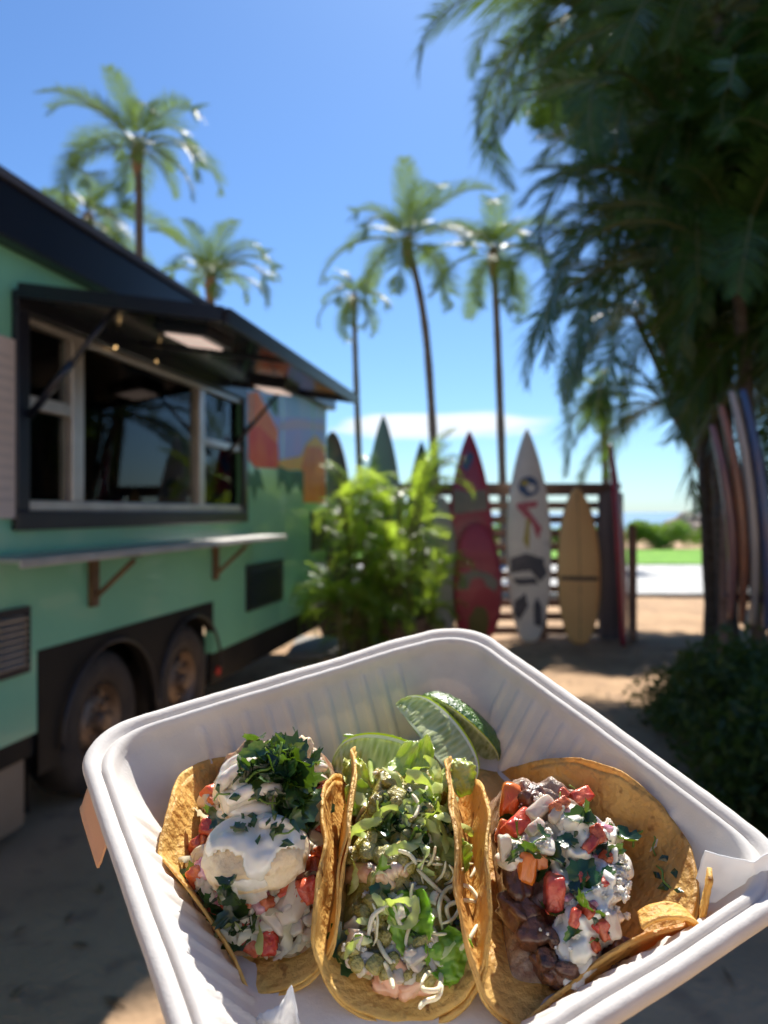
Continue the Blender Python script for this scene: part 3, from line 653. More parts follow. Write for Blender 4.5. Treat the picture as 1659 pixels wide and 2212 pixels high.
coconut(190, 470, 195, 600, 200, 900, 19, .84, 21, 'coconut palm with only its crown over the trailer roof, left of the tallest', 15)
coconut(455, 600, 457, 720, 462, 900, 19, .74, 3, 'coconut palm with a bushy upright crown just over the trailer fascia', 17, el0=.1)
coconut(765, 640, 768, 780, 783, 960, 32, .86, 14, 'small far coconut palm right of the trailer awning tip', 15)
coconut(880, 520, 922, 740, 950, 1010, 20, .92, 5, 'coconut palm with a curving trunk in the middle of the sky', 16, el0=-.55)
coconut(1066, 545, 1076, 760, 1092, 1040, 21, .92, 6, 'straight coconut palm beside the dense palm thicket', 17)
coconut(1296, 850, 1305, 940, 1316, 1050, 22, .55, 7, 'short coconut palm with drooping fronds above the fence end', 16, el0=-1.2)
# dense thicket of palms on the right
def thick_palm(x, y, hts, nfr, sc, seed, label, el0=-1.0):
    root = empty('thicket_palm', (x, y, 0), label=label, cat='palm tree', group='dense palms on the right of the yard')
    rnd = random.Random(seed)
    for k, hgt in enumerate(hts):
        dx, dy = rnd.uniform(-.3, .3), rnd.uniform(-.3, .3)
        top = Vector((x + dx * 2.2, y + dy * 2.2, hgt))
        trunk(root, [(x + dx, y + dy, -.03), (x + dx * 1.5, y + dy * 1.5, hgt * .5), top], .075, .05, n=8)
        crown(root, top, nfr, BM_, sc, rnd, el0=el0, el1=1.3)
thick_palm(3.75, 7.3, (3.7, 4.8, 5.8), 22, .88, 31, 'palm clump at the near edge of the thicket, over the striped surfboards', el0=-.6)
thick_palm(3.9, 8.4, (4.6, 5.8, 7.0), 22, 1.0, 32, 'tall palm clump behind the striped surfboards')
thick_palm(5.0, 6.6, (4.2, 5.6, 3.0), 22, 1.0, 33, 'palm clump at the right edge of the thicket')
thick_palm(4.7, 10.6, (6.4, 8.0), 24, 1.05, 34, 'highest palm clump, reaching out of the photo top')
thick_palm(6.2, 9.5, (5.0, 6.6, 7.8), 20, 1.1, 35, 'palm clump deep in the thicket')
root = empty('thicket_palm', (5.6, 12.2, 0), label='leaning palm whose hanging fronds form the left outline of the thicket', cat='palm tree', group='dense palms on the right of the yard')
trunk(root, [(5.6, 12.2, 0), (4.8, 12.0, 4.5), (3.05, 11.8, 9.2)], .11, .07, n=8)
crown(root, (3.05, 11.8, 9.2), 30, BM_, 1.2, random.Random(91), el0=-1.3, el1=1.2)
root = empty('thicket_palm', (3.98, 8.9, 0), label='leaning palm whose low crown hangs over the gap at the fence end', cat='palm tree', group='dense palms on the right of the yard')
for tp, sd_ in (((3.15, 8.8, 3.5), 92), ((2.95, 9.0, 4.7), 93)):
    trunk(root, [(3.98, 8.9, 0), (3.85, 8.9, 1.8), tp], .07, .045, n=8)
    crown(root, tp, 18, BM_, .72, random.Random(sd_), el0=-.7, el1=1.2)
root = empty('thicket_palm', (4.7, 10.7, 0), label='feathery palm whose fronds arch over the sea view in the gap', cat='palm tree', group='dense palms on the right of the yard')
for tp, sd_ in (((3.9, 10.6, 3.0), 95), ((3.5, 10.8, 4.3), 96), ((4.1, 10.9, 5.3), 97)):
    trunk(root, [(4.7, 10.7, 0), (4.6, 10.7, 1.6), tp], .07, .045, n=8)
    crown(root, tp, 19, BM_, .74, random.Random(sd_), el0=-.45, el1=1.2)
thick_palm(4.6, 8.0, (3.2, 4.2), 22, .95, 37, 'shorter palm clump filling the middle of the thicket', el0=-1.2)
thick_palm(5.6, 8.2, (3.0, 4.4, 6.2), 20, 1.0, 38, 'palm clump behind the right edge of the thicket', el0=-1.2)
thick_palm(4.3, 6.1, (3.9,), 18, .8, 36, 'young palm in front of the thicket, arching over the right picture edge', el0=-.4)

lb = MB(); lr = random.Random(3)
for _ in range(900):
    x, y = lr.uniform(-2.2, 3.6), lr.uniform(.8, 9); z = .035 * noise.noise(Vector((x * .9, y * .9, 0))) + .02 * noise.noise(Vector((x * 3.1, y * 3.1, 4)))
    a = lr.uniform(0, 6.28); L = lr.uniform(.015, .06); w = L * lr.uniform(.12, .4); c_ = Vector((x, y, z + .004)); u_ = Vector((cos(a), sin(a), lr.uniform(-.1, .2))) * L; v_ = Vector((-sin(a), cos(a), lr.uniform(-.2, .2))) * w
    lb.add([c_ - u_, c_ - v_ + Vector((0, 0, .004)), c_ + u_, c_ + v_], [(0, 1, 2, 3)])
lb.build('leaf_litter', mat('dry_leaf', (.22, .13, .06), (.10, .06, .03), 3, rough=.8, rnd=.2), kind='stuff', label='dry leaf litter scattered over the sand', cat='leaf litter')
# ------------------------------------------------------------------ potted areca palms between trailer and boards
def areca(x, y, nc, hmin, hmax, seed, label, sc=.8, pot=None, lean=.3):
    root = empty('areca_palm', (x, y, 0), label=label, cat='potted palm' if pot else 'palm', group='bright green palms between trailer and boards')
    rnd = random.Random(seed); z0 = .05
    if pot:
        z0 = pot[1] - .03; b = MB(); w, h = pot
        b.lathe([(0, 0), (w * .72, 0), (w * .95, h * .85), (w * 1.05, h * .87), (w * 1.05, h), (w * .93, h), (w * .9, h - .05), (0, h - .05)], 20); b.build('planter', M['pot'], root, smooth=False)
        b = MB(); b.lathe([(w * .88, h - .045), (0, h - .02)], 16); b.build('soil', M['soil'], root)
    for k in range(nc):
        az = rnd.uniform(0, 2 * pi); ln = rnd.uniform(.0, lean); h = rnd.uniform(hmin, hmax)
        a = Vector((cos(az) * .09, sin(az) * .09, z0)); t = a + Vector((cos(az) * ln * h * .5, sin(az) * ln * h * .5, h - z0)); mid = (a + t) / 2 - Vector((cos(az), sin(az), 0)) * .03
        b = MB(); b.tube(spline([a, mid, t], 8), .014, 6); b.build('cane', M['cane'], root, smooth=True)
        for j in range(5):
            o = bpy.data.objects.new('frond', rnd.choice(AM)); link(o, root); o.location = t - Vector((0, 0, j * .04))
            o.rotation_euler = (rnd.uniform(-.5, .5), -rnd.uniform(.1, 1.35), az + rnd.uniform(-2.0, 2.0)); q = sc * rnd.uniform(.75, 1.15); o.scale = (q, q, q)
    return root
areca((870 - CX) / F * 7.9, 7.9, 13, .6, 1.95, 51, 'large areca palm in a terracotta planter, bright green fronds over the surfboards', .70, (.25, .42), .22)
areca((775 - CX) / F * 8.2, 8.2, 8, 1.0, 2.0, 52, 'tall slender areca palm right beside the trailer end', .62, (.2, .30))
areca((750 - CX) / F * 7.9, 7.7, 7, .3, 1.1, 53, 'low leafy palm at the foot of the trailer corner', .62)
areca((925 - CX) / F * 8.15, 8.15, 7, .5, 1.3, 54, 'smaller areca palm just left of the red surfboards', .55, (.18, .34))
areca((835 - CX) / F * 8.3, 8.3, 9, .4, 1.3, 56, 'leafy dark palm crowded behind the terracotta planter', .6)
areca((800 - CX) / F * 7.8, 7.8, 7, .25, .9, 57, 'low leafy palm at the foot of the terracotta planter', .5)
# one long frond reaching across the red boards
# ------------------------------------------------------------------ shrubs, hedge, canopy: leaf clumps
def leaf_card(rnd, s, bend=.3):
    n = Vector((rnd.gauss(0, 1), rnd.gauss(0, 1), rnd.gauss(0, .8) + .6)).normalized()
    t = n.cross(Vector((rnd.gauss(0, 1), rnd.gauss(0, 1), rnd.gauss(0, 1)))).normalized(); u = n.cross(t)
    L = s * rnd.uniform(.7, 1.3); w = L * .42
    return [(-t * L * .5), (u * w * .5 + n * L * bend * .2), (t * L * .5), (-u * w * .5 + n * L * bend * .2)]
def clump_mesh(rad, n, s, m, seed, flat=.8, name='foliage'):
    rnd = random.Random(seed); b = MB()
    for _ in range(n):
        d = Vector((rnd.gauss(0, 1), rnd.gauss(0, 1), rnd.gauss(0, 1))).normalized() * rad * rnd.random() ** .45; d.z *= flat
        q = leaf_card(rnd, s); b.add([d + v for v in q], [(0, 1, 2, 3)])
    return b.mesh(name, m)
SC = [clump_mesh(.34, 620, .065, M['shrub'], 200 + k) for k in range(3)]
def shrub(x, y, w, h, n, seed, label):
    root = empty('shrub', (x, y, 0), label=label, cat='shrub', group='dark shrubs along the right side'); rnd = random.Random(seed)
    for _ in range(n):
        a = rnd.uniform(0, 2 * pi); r = w * rnd.random() ** .5; zz_ = rnd.uniform(.15, h) * (1 - .45 * (r / w) ** 2)
        o = bpy.data.objects.new('foliage', rnd.choice(SC)); link(o, root); o.location = (r * cos(a), r * sin(a), zz_); o.rotation_euler = (rnd.uniform(-.5, .5), rnd.uniform(-.5, .5), rnd.uniform(0, 6)); q = rnd.uniform(.55, 1.1); o.scale = (q, q, q)
    for _ in range(5):
        a = rnd.uniform(0, 2 * pi); b = MB(); b.tube([(0, 0, 0), (cos(a) * w * .3, sin(a) * w * .3, h * .4), (cos(a) * w * .55, sin(a) * w * .55, h * .75)], [.02, .014, .006], 6); b.build('branch', M['trunk'], root)
for (x, y, w, h, n, lb) in [(2.35, 5.3, .45, .50, 22, 'dark shrub at the foot of the striped surfboards, farthest of the row'), (2.35, 4.5, .55, .72, 28, 'dark shrub in the middle of the right edge, second from the back'),
        (2.12, 3.7, .5, .75, 26, 'dark shrub third from the back, spilling over the sand'), (2.05, 2.9, .45, .65, 24, 'nearest dark shrub, behind the right rim of the food container'), (3.0, 3.9, .6, .95, 30, 'taller dark shrub at the right picture edge')]:
    shrub(x, y, w, h, n, int(x * 100), lb)
HC = [clump_mesh(.5, 420, .13, M['hedge'], 230 + k, .8, 'hedge') for k in range(2)]
hroot = empty('hedge', (6, 29.9, 0), label='clipped bright green hedge along the sea side of the lawn', cat='hedge')
rnd = random.Random(5)
for i in range(130):
    o = bpy.data.objects.new('hedge_foliage', HC[i % 2]); link(o, hroot); o.location = (rnd.uniform(-14, 16), rnd.uniform(-.4, .4), rnd.uniform(.3, .85)); o.rotation_euler = (0, 0, rnd.uniform(0, 6))
for i, (px, yy, w) in enumerate([(1490, 44, 1.3), (1520, 43, 1.0), (1460, 46, .7), (1400, 48, .6)]):
    b = MB(); sd_ = i * 5.1
    def rf(u, v):
        a = 2 * pi * u; p_ = pi * v * .5; d = Vector((cos(a) * cos(p_), sin(a) * cos(p_), sin(p_)))
        k = 1 + .35 * noise.noise(d * 1.6 + Vector((sd_, 0, 0))); return (d.x * w * k * 1.4, d.y * w * k, d.z * w * k * 1.15)
    b.grid(rf, 24, 10, 0, True)
    o = b.build('shore_rock', M['rock'], label=['pale shore rock beyond the hedge, largest of them', 'pale shore rock at the right of the largest one', 'small pale rock left of the largest shore rock', 'lowest shore rock seen far left in the gap'][i], cat='rock', group='rocks beyond the hedge'); o.location = ((px - CX) / F * yy, yy, -.1)
# tree added so that its limbs and leaf clumps shade the near ground
CC = [clump_mesh(.8, 420, .20, M['canopy'], 260 + k, .45, 'leaf_clump') for k in range(3)]
st = empty('added_shade_tree', (6.6, 12.0, 0), label='big spreading tree added to shade the yard, its limbs above it', cat='tree')
b = MB(); b.tube(spline([(0, 0, -.1), (.1, -.1, 3), (-.3, -.3, 6), (-.8, -.8, 8.6)], 16), [.38 - .014 * i for i in range(16)], 12); b.build('trunk', M['trunk'], st, smooth=True)
rnd = random.Random(77); cl = []
for (tx, ty, tz) in [(-9.5, -3.6, 10.2), (-7.4, -1.5, 10.6), (-5.0, -3.4, 10.4), (-3.2, -2.2, 10.6), (-10.5, -1.6, 10.8), (-2.0, -4.6, 10.2), (-4.6, -5.2, 10.4)]:
    b = MB(); b.tube(spline([(-.6, -.6, 8.0), (tx * .5, ty * .5, 9.6), (tx, ty, tz)], 14), [.16 - .01 * i for i in range(14)], 8); b.build('limb', M['trunk'], st, smooth=True)
def canopy_ok(gx, gy):      # ground points the added canopy is placed to shade, with one sunny opening
    if (gx + .25) ** 2 + (gy - 1.85) ** 2 < .92 ** 2: return False
    return True
for i in range(260):
    gx, gy = (rnd.uniform(-3.0, 3.4), rnd.uniform(.75, 4.3)) if i < 170 else (rnd.uniform(1.9, 4.5), rnd.uniform(4.3, 9.2))
    z = rnd.uniform(9.8, 11.0)
    if not canopy_ok(gx, gy): continue
    k = (z) / S.z; q = Vector((gx, gy, 0)) + S * k
    if (q.z - 1.5) / q.y < .74 and i < 170: continue
    if i >= 170 and (6.0 < gy < 7.5 and gx < 3.2): continue
    o = bpy.data.objects.new('leaf_clump', CC[i % 3]); link(o, st); o.location = q - st.location; o.rotation_euler = (0, 0, rnd.uniform(0, 6)); s_ = rnd.uniform(.5, .8); o.scale = (s_, s_, s_)

# ================================================================== the take-out container and the tacos
TR = Matrix(((0.86212524, -0.50667957, 0.00398659), (0.47691831, 0.80877821, -0.34413185), (0.17114031, 0.29858603, 0.93891287)))
TO = Vector((0.00974697, 0.3398736, CH - 0.12564687))
TM = Matrix.Translation(TO) @ TR.to_4x4(); TMi = TM.inverted()
camL = TMi @ Vector((0, 0, CH)); viewL = camL.normalized()
def ray(px, py):
    d = (TMi.to_3x3() @ Vector(((px - CX) / F, 1, -(py - CY) / F))).normalized(); return camL, d
def LH(px, py, h):
    o, d = ray(px, py); return o + d * ((h - o.z) / d.z)
def LD(px, py, depth): return TMi @ P(px, py, depth)
def tthing(name, base, **k):
    base = Vector(base); return empty(name, mat=TM @ Matrix.Translation(base), **k), base
M['tray'] = mat('moulded_pulp', (.75, .735, .705), (.69, .675, .645), 70, 7, rough=.75, bump=.35, bscale=900, bdist=.0005, trans=.26, tcol=(.95, .78, .54), spec=.3)
def tortmat(name, c1, c2):
    m = mat(name, c1, c2, 42, 7, lo=.36, hi=.66, rough=.5, bump=1.0, bscale=240, bdist=.0028, trans=.32, tcol=(1.0, .58, .08), c3=(.22, .08, .02), scale3=150, lo3=.62, hi3=.74, spec=.45)
    return m
M['tort'] = tortmat('corn_tortilla', (.90, .62, .19), (.76, .45, .11))
M['tort2'] = tortmat('toasted_corn_tortilla', (.86, .56, .17), (.58, .30, .075))
M['mash'] = mat('filling_mix', (.34, .13, .07), (.42, .34, .20), 160, 6, rough=.4, bump=.8, bscale=400, bdist=.002, sss=.2, c3=(.10, .12, .04), scale3=120, lo3=.55, hi3=.62)
M['mash3'] = mat('beef_filling_mix', (.40, .30, .22), (.16, .07, .045), 140, 6, rough=.35, bump=.8, bscale=400, bdist=.002, sss=.2)
M['salsa'] = mat('green_salsa', (.46, .38, .10), (.30, .27, .06), 170, 6, rough=.22, bump=.9, bscale=520, bdist=.002, sss=.25, coat=.8)
M['crema'] = mat('white_crema', (.80, .75, .66), (.74, .67, .55), 110, 4, rough=.2, bump=.25, bscale=260, bdist=.001, sss=.35, sssr=.003, coat=.5)
M['batter'] = mat('battered_fish', (.74, .56, .33), (.80, .67, .46), 110, 6, rough=.45, bump=.7, bscale=330, bdist=.0015, sss=.25, c3=(.42, .22, .07), scale3=100, lo3=.60, hi3=.74)
M['tomato'] = mat('tomato_dice', (.50, .065, .025), (.68, .19, .075), 150, 5, rough=.25, bump=.8, bscale=350, bdist=.0012, sss=.3, coat=.3, rnd=.22)
M['ptom'] = mat('pale_tomato', (.76, .36, .20), (.80, .50, .32), 120, 4, rough=.2, bump=.4, bscale=300, bdist=.001, sss=.3, coat=.6)
M['carrot'] = mat('orange_pepper', (.70, .20, .02), (.6, .12, .02), 90, 3, rough=.2, sss=.3, coat=.4)
M['onion'] = mat('onion_dice', (.78, .72, .58), (.70, .56, .44), 120, 3, rough=.2, sss=.5, coat=.4, trans=.2, rnd=.12)
M['ronion'] = mat('red_onion_dice', (.52, .16, .24), (.7, .45, .48), 200, 3, rough=.2, sss=.4, coat=.4, rnd=.15)
M['cil'] = mat('cilantro_leaf', (.012, .040, .014), (.030, .080, .02), 140, 4, rough=.24, trans=.16, tcol=(.20, .36, .015), rnd=.6, bump=.3, bscale=500, bdist=.001, coat=.5)
M['cilb'] = M['cil']
M['cils'] = mat('cilantro_stem', (.20, .33, .05), rough=.3, trans=.2, rnd=.2)
M['lett'] = mat('lettuce_leaf', (.46, .56, .12), (.72, .75, .36), 60, 4, rough=.25, trans=.35, tcol=(.55, .72, .07), rnd=.22, bump=.45, bscale=260, bdist=.001, coat=.4)
M['lettb'] = mat('bright_lettuce_leaf', (.22, .45, .03), (.36, .58, .08), 90, 4, rough=.22, trans=.4, tcol=(.5, .8, .05), bump=.7, bscale=220, bdist=.0014, coat=.5)
M['cabb'] = mat('cabbage_shred', (.70, .68, .45), (.78, .76, .62), 60, 4, rough=.25, trans=.35, rnd=.12, coat=.3)
M['cheese'] = mat('white_cheese_shred', (.82, .74, .52), (.76, .66, .44), 120, 3, rough=.38, sss=.4, rnd=.08)
M['cotija'] = mat('crumbled_cheese', (.84, .77, .66), (.78, .70, .58), 200, 4, rough=.6, bump=.6, bscale=600, bdist=.001, sss=.3, rnd=.1)
M['steak'] = mat('grilled_beef', (.19, .075, .036), (.075, .030, .016), 150, 6, rough=.3, bump=.9, bscale=300, bdist=.0015, stretch=(1, 1, .35), sss=.1, coat=.35, c3=(.03, .014, .012), scale3=90, lo3=.56, hi3=.66)
M['shrimp'] = mat('grilled_shrimp', (.72, .42, .24), (.80, .60, .42), 110, 5, rough=.28, bump=.5, bscale=260, bdist=.001, sss=.4, coat=.7, c3=(.55, .17, .07), scale3=80, lo3=.58, hi3=.68)
M['rind'] = mat('lime_rind', (.12, .26, .02), (.24, .40, .03), 60, 4, rough=.3, trans=.3, tcol=(.6, .85, .1), bump=.8, bscale=420, bdist=.001, coat=.5)
M['rind2'] = mat('dark_lime_rind', (.035, .10, .012), (.08, .17, .02), 60, 4, rough=.3, bump=.9, bscale=420, bdist=.0012, coat=.5)
M['rindb'] = mat('lime_rind_edge', (.70, .84, .02), rough=.3, trans=.3, tcol=(.9, 1, .05))
M['pith'] = mat('lime_pith', (.88, .90, .66), rough=.4, trans=.15, tcol=(.7, .8, .25))
def pulpmat():
    m = bpy.data.materials.new('lime_pulp'); m.use_nodes = True; nt = m.node_tree; N = nt.nodes; Lk = nt.links; b = N['Principled BSDF']; out = N['Material Output']
    uv = N.new('ShaderNodeTexCoord'); mpn = N.new('ShaderNodeMapping'); mpn.inputs['Scale'].default_value = (34, 2.6, 1); mpn.inputs['Rotation'].default_value = (0, 0, .06); Lk.new(uv.outputs['UV'], mpn.inputs[0])
    nz = N.new('ShaderNodeTexNoise'); nz.inputs['Scale'].default_value = 1.2; Lk.new(mpn.outputs[0], nz.inputs[0])
    vo = N.new('ShaderNodeTexVoronoi'); vo.inputs['Scale'].default_value = 1; Lk.new(mpn.outputs[0], vo.inputs[0])
    mr = N.new('ShaderNodeMapRange'); mr.inputs['From Min'].default_value = .1; mr.inputs['From Max'].default_value = .9; Lk.new(vo.outputs[0], mr.inputs['Value'])
    mx = N.new('ShaderNodeMix'); mx.data_type = 'RGBA'; mx.inputs[6].default_value = (.40, .47, .16, 1); mx.inputs[7].default_value = (.76, .80, .48, 1); Lk.new(mr.outputs[0], mx.inputs[0])
    ml = N.new('ShaderNodeMix'); ml.data_type = 'RGBA'; ml.inputs[7].default_value = (.86, .90, .66, 1); Lk.new(mx.outputs[2], ml.inputs[6])
    m3 = N.new('ShaderNodeMapRange'); m3.inputs['From Min'].default_value = .56; m3.inputs['From Max'].default_value = .8; Lk.new(nz.outputs[0], m3.inputs['Value']); Lk.new(m3.outputs[0], ml.inputs[0])
    Lk.new(ml.outputs[2], b.inputs['Base Color']); b.inputs['Roughness'].default_value = .12; b.inputs['Specular IOR Level'].default_value = .6
    bp = N.new('ShaderNodeBump'); bp.inputs['Strength'].default_value = .8; bp.inputs['Distance'].default_value = .0012; bp.invert = True; Lk.new(vo.outputs[0], bp.inputs['Height']); Lk.new(bp.outputs[0], b.inputs['Normal'])
    tr = N.new('ShaderNodeBsdfTranslucent'); Lk.new(mx.outputs[2], tr.inputs[0]); ms = N.new('ShaderNodeMixShader'); ms.inputs[0].default_value = .35
    Lk.new(b.outputs[0], ms.inputs[1]); Lk.new(tr.outputs[0], ms.inputs[2]); Lk.new(ms.outputs[0], out.inputs[0]); return m
M['pulp'] = pulpmat()
M['memb'] = mat('lime_membrane', (.66, .70, .48), rough=.2, coat=.5, trans=.3)
M['paper'] = mat('white_food_paper', (.86, .86, .86), (.82, .82, .83), 40, 3, rough=.6, trans=.3, bump=.2, bscale=120, bdist=.001)

M['tab'] = mat('backlit_pulp_tab', (.84, .70, .56), (.80, .66, .52), 60, 5, rough=.7, trans=.62, tcol=(1.0, .68, .42), spec=.3)  # base colour painted peach with the glow of sun coming through
# ---- tray
tray, tb = tthing('takeout_container', (0, 0, -.047), label='square white moulded pulp takeout container with ribbed sides holding three tacos', cat='food container')
prof = [(.1160, -.0062), (.1181, -.0042), (.1186, -.0016), (.1176, .0001), (.1158, .0002), (.1144, -.0008), (.1134, -.0024), (.1122, -.0028), (.1112, -.0018), (.1102, -.0008), (.1092, -.0012), (.1083, -.0032), (.1077, -.0065)]
for i in range(1, 15):
    t = i / 14; prof.append((.1077 - .0205 * t, -.0065 - .0340 * t))
prof += [(.0858, -.0428), (.0835, -.0447), (.080, -.0460), (.076, -.0465), (.068, -.0466), (.05, -.0466), (.03, -.0466), (.012, -.0466)]
NSD, NCN = 120, 18
def ringpt(side, k, s, c):
    # side 0: +y edge going from -x to +x, then clockwise
    if k < NSD: f = k / NSD; p = (-(s - c) + 2 * (s - c) * f, s); nrm = (0, 1); q = f
    else:
        a = (k - NSD) / NCN * pi / 2; p = (s - c + c * sin(a), s - c + c * cos(a)); nrm = (sin(a), cos(a)); q = -1
    for _ in range(side): p = (p[1], -p[0]); nrm = (nrm[1], -nrm[0])
    return p, nrm, q
b = MB(); NR = 4 * (NSD + NCN)
for (s, z) in prof:
    c = max(.004, .030 * s / .1186) if s > .1077 else max(.003, .0272 * (s / .1077))
    for side in range(4):
        for k in range(NSD + NCN):
            p, nrm, q = ringpt(side, k, s, c); x, y = p; zz_ = z
            if q >= 0 and .1077 >= s > .0835 and .09 < q < .91:
                L = (q - .5) * 2 * (s - c); ph = (L / .0118) % 1; ph = min(ph, 1 - ph) * .0118
                env = sstep((.1077 - s) / .003) * sstep((s - .0835) / .002)
                am = .0019 * math.exp(-(ph / .0014) ** 2) * env; x -= nrm[0] * am; y -= nrm[1] * am
            w = .0010 * noise.noise(Vector((x * 24, y * 24, 3))) + .00015 * noise.noise(Vector((x * 160, y * 160, z * 160)))
            if side == 1 or (side == 2): zz_ -= .0022 * max(0, (p[0] + .02)) / .1 * max(0, (-p[1])) / .1 * (1 if s > .1 else .3)
            b.v.append((x + w * .4, y + w * .3, zz_ + w))
for j in range(len(prof) - 1):
    for i in range(NR): b.f.append((j * NR + i, j * NR + (i + 1) % NR, (j + 1) * NR + (i + 1) % NR, (j + 1) * NR + i)); b.m.append(0)
b.f.append(tuple((len(prof) - 1) * NR + i for i in range(NR))); b.m.append(0)
trayb = b
solid(b.build('base_shell', M['tray'], tray, smooth=True, off=tb), .0014, -1)
# latch tab under the left rim
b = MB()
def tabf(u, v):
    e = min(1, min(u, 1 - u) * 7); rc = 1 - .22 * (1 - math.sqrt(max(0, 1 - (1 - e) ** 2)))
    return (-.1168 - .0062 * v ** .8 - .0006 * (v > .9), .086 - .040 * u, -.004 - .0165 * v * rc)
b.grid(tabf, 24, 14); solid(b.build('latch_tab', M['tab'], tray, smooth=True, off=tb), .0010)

# ---- tortilla shells
AX = Vector((.539, .842, 0)); AC = Vector((.842, -.539, 0))
def wall_in(z):   # inside half size of the tray at height z
    if z > -.007: return .1060
    return max(.083, .1077 - .0205 * (-.0065 - z) / .034 - .0018)
def tort_fn(c, R, wl, wr, thl, thr, seed, scale=1.0, lift=0.0, axis=AX, cross=AC, edge=.0014):
    tb_l = []
    def heading(s, w, th): return th * sstep(s / w)
    NI = 60; tabs = {}
    for key, w, th in (('l', wl, thl), ('r', wr, thr)):
        x = z = 0; T_ = [(0, 0)]; ds = R * 1.1 / NI
        for i in range(NI):
            h = heading((i + .5) * ds, w, th); x += cos(h) * ds; z += sin(h) * ds; T_.append((x, z))
        tabs[key] = (T_, ds)
    def f(u, v):       # u across (arc length), v along
        T_, ds = tabs['l' if u < 0 else 'r']; s = abs(u) / ds; i = min(int(s), NI - 1); g = s - i
        x = T_[i][0] * (1 - g) + T_[i + 1][0] * g; z = T_[i][1] * (1 - g) + T_[i + 1][1] * g
        if u < 0: x = -x
        wv = noise.noise(Vector((u * 30 + seed, v * 30, seed * 1.7))) ; wv2 = noise.noise(Vector((u * 90 + seed, v * 90, 5)))
        rr = math.hypot(u, v) / R
        x += wv * .0035 * rr + wv2 * .0011 * rr; z += abs(wv) * .0020 * rr + .0005 * wv2
        q = c + cross * x + axis * v; q = Vector((q.x, q.y, -.0455 + z + lift))
        # confine inside the tray: what would poke through the sides climbs them instead
        for ax in (0, 1):
            for _ in range(3):
                lim = wall_in(q[ax * 0 + 2]) ; e = abs(q[ax]) - lim
                if e > 0: q[ax] = math.copysign(abs(q[ax]) - e * .85, q[ax]); q.z += e * .75
        return q
    return f
def tortilla(root, base, name, c, R, wl, wr, thl, thr, seed, m, lift=0, th=.0011):
    f = tort_fn(c, R, wl, wr, thl, thr, seed, lift=lift); b = MB(); nr, na = 34, 132
    def g(u, v):
        r = R * v * (1 + .018 * noise.noise(Vector((cos(u * 2 * pi) * 2.2 + seed, sin(u * 2 * pi) * 2.2, 0))) + .007 * noise.noise(Vector((cos(u * 2 * pi) * 11, sin(u * 2 * pi) * 11, seed))))
        return f(r * cos(u * 2 * pi), r * sin(u * 2 * pi))
    b.grid(g, na, nr, 0, True)
    o = b.build(name, M[m], root, smooth=True, off=base); solid(o, th, 0)
    f0 = tort_fn(c - AX * .002 + AC * .0006, R, wl, wr, thl, thr, seed + .12, lift=-.0016); b0 = MB()
    def g0(u, v):
        r = R * .992 * v * (1 + .018 * noise.noise(Vector((cos(u * 2 * pi) * 2.2 + seed + 5, sin(u * 2 * pi) * 2.2, 0))) + .007 * noise.noise(Vector((cos(u * 2 * pi) * 11, sin(u * 2 * pi) * 11, seed + 3))))
        return f0(r * cos(u * 2 * pi), r * sin(u * 2 * pi))
    b0.grid(g0, na, nr, 0, True); solid(b0.build('outer_' + name, M[m], root, smooth=True, off=base), th, 0)
    return b
BV = {}
def bvh_of(mbs):
    vs, fs = [], []
    for b in mbs: n = len(vs); vs += [Vector(v) for v in b.v]; fs += [tuple(i + n for i in f) for f in b.f]
    return BVHTree.FromPolygons(vs, fs)
def blob(c, d, rot, seed, amp=.18, fr=2.0, amp2=.05, n=(36, 22), sq=1.0):
    b = MB(); c = Vector(c)
    def f(u, v):
        a = 2 * pi * u; p_ = pi * (v - .5); q = Vector((cos(a) * cos(p_), sin(a) * cos(p_), sin(p_)))
        q = Vector([math.copysign(abs(t) ** sq, t) for t in q])
        k = 1 + amp * noise.noise(q * fr + Vector((seed, 0, 0))) + amp2 * noise.noise(q * fr * 4 + Vector((0, seed, 0)))
        return c + rot @ Vector((q.x * d[0] * k, q.y * d[1] * k, q.z * d[2] * k))
    b.grid(f, n[0], n[1], 0, True); return b
def mound(c, wv, prof_h, seed, L=.053, n=(46, 60)):
    # heap inside the shell: prof_h(v) height above the floor along the axis, wv half width
    b = MB()
    def f(u, v):
        a = (u - .5) * 2; vv = (v - .5) * 2 * L
        h = prof_h(vv) * max(0, 1 - abs(a) ** 3.2) ** .6 * math.sqrt(max(0, 1 - (abs(vv) / L) ** 4))
        q = c + AC * (a * wv) + AX * vv
        z = -.0440 + h * (1 + .22 * noise.noise(Vector((q.x * 110, q.y * 110, seed)))) + .0025 * noise.noise(Vector((q.x * 260, q.y * 260, seed))) * (1 if h > .004 else 0)
        return Vector((q.x, q.y, z))
    b.grid(f, *n); return b

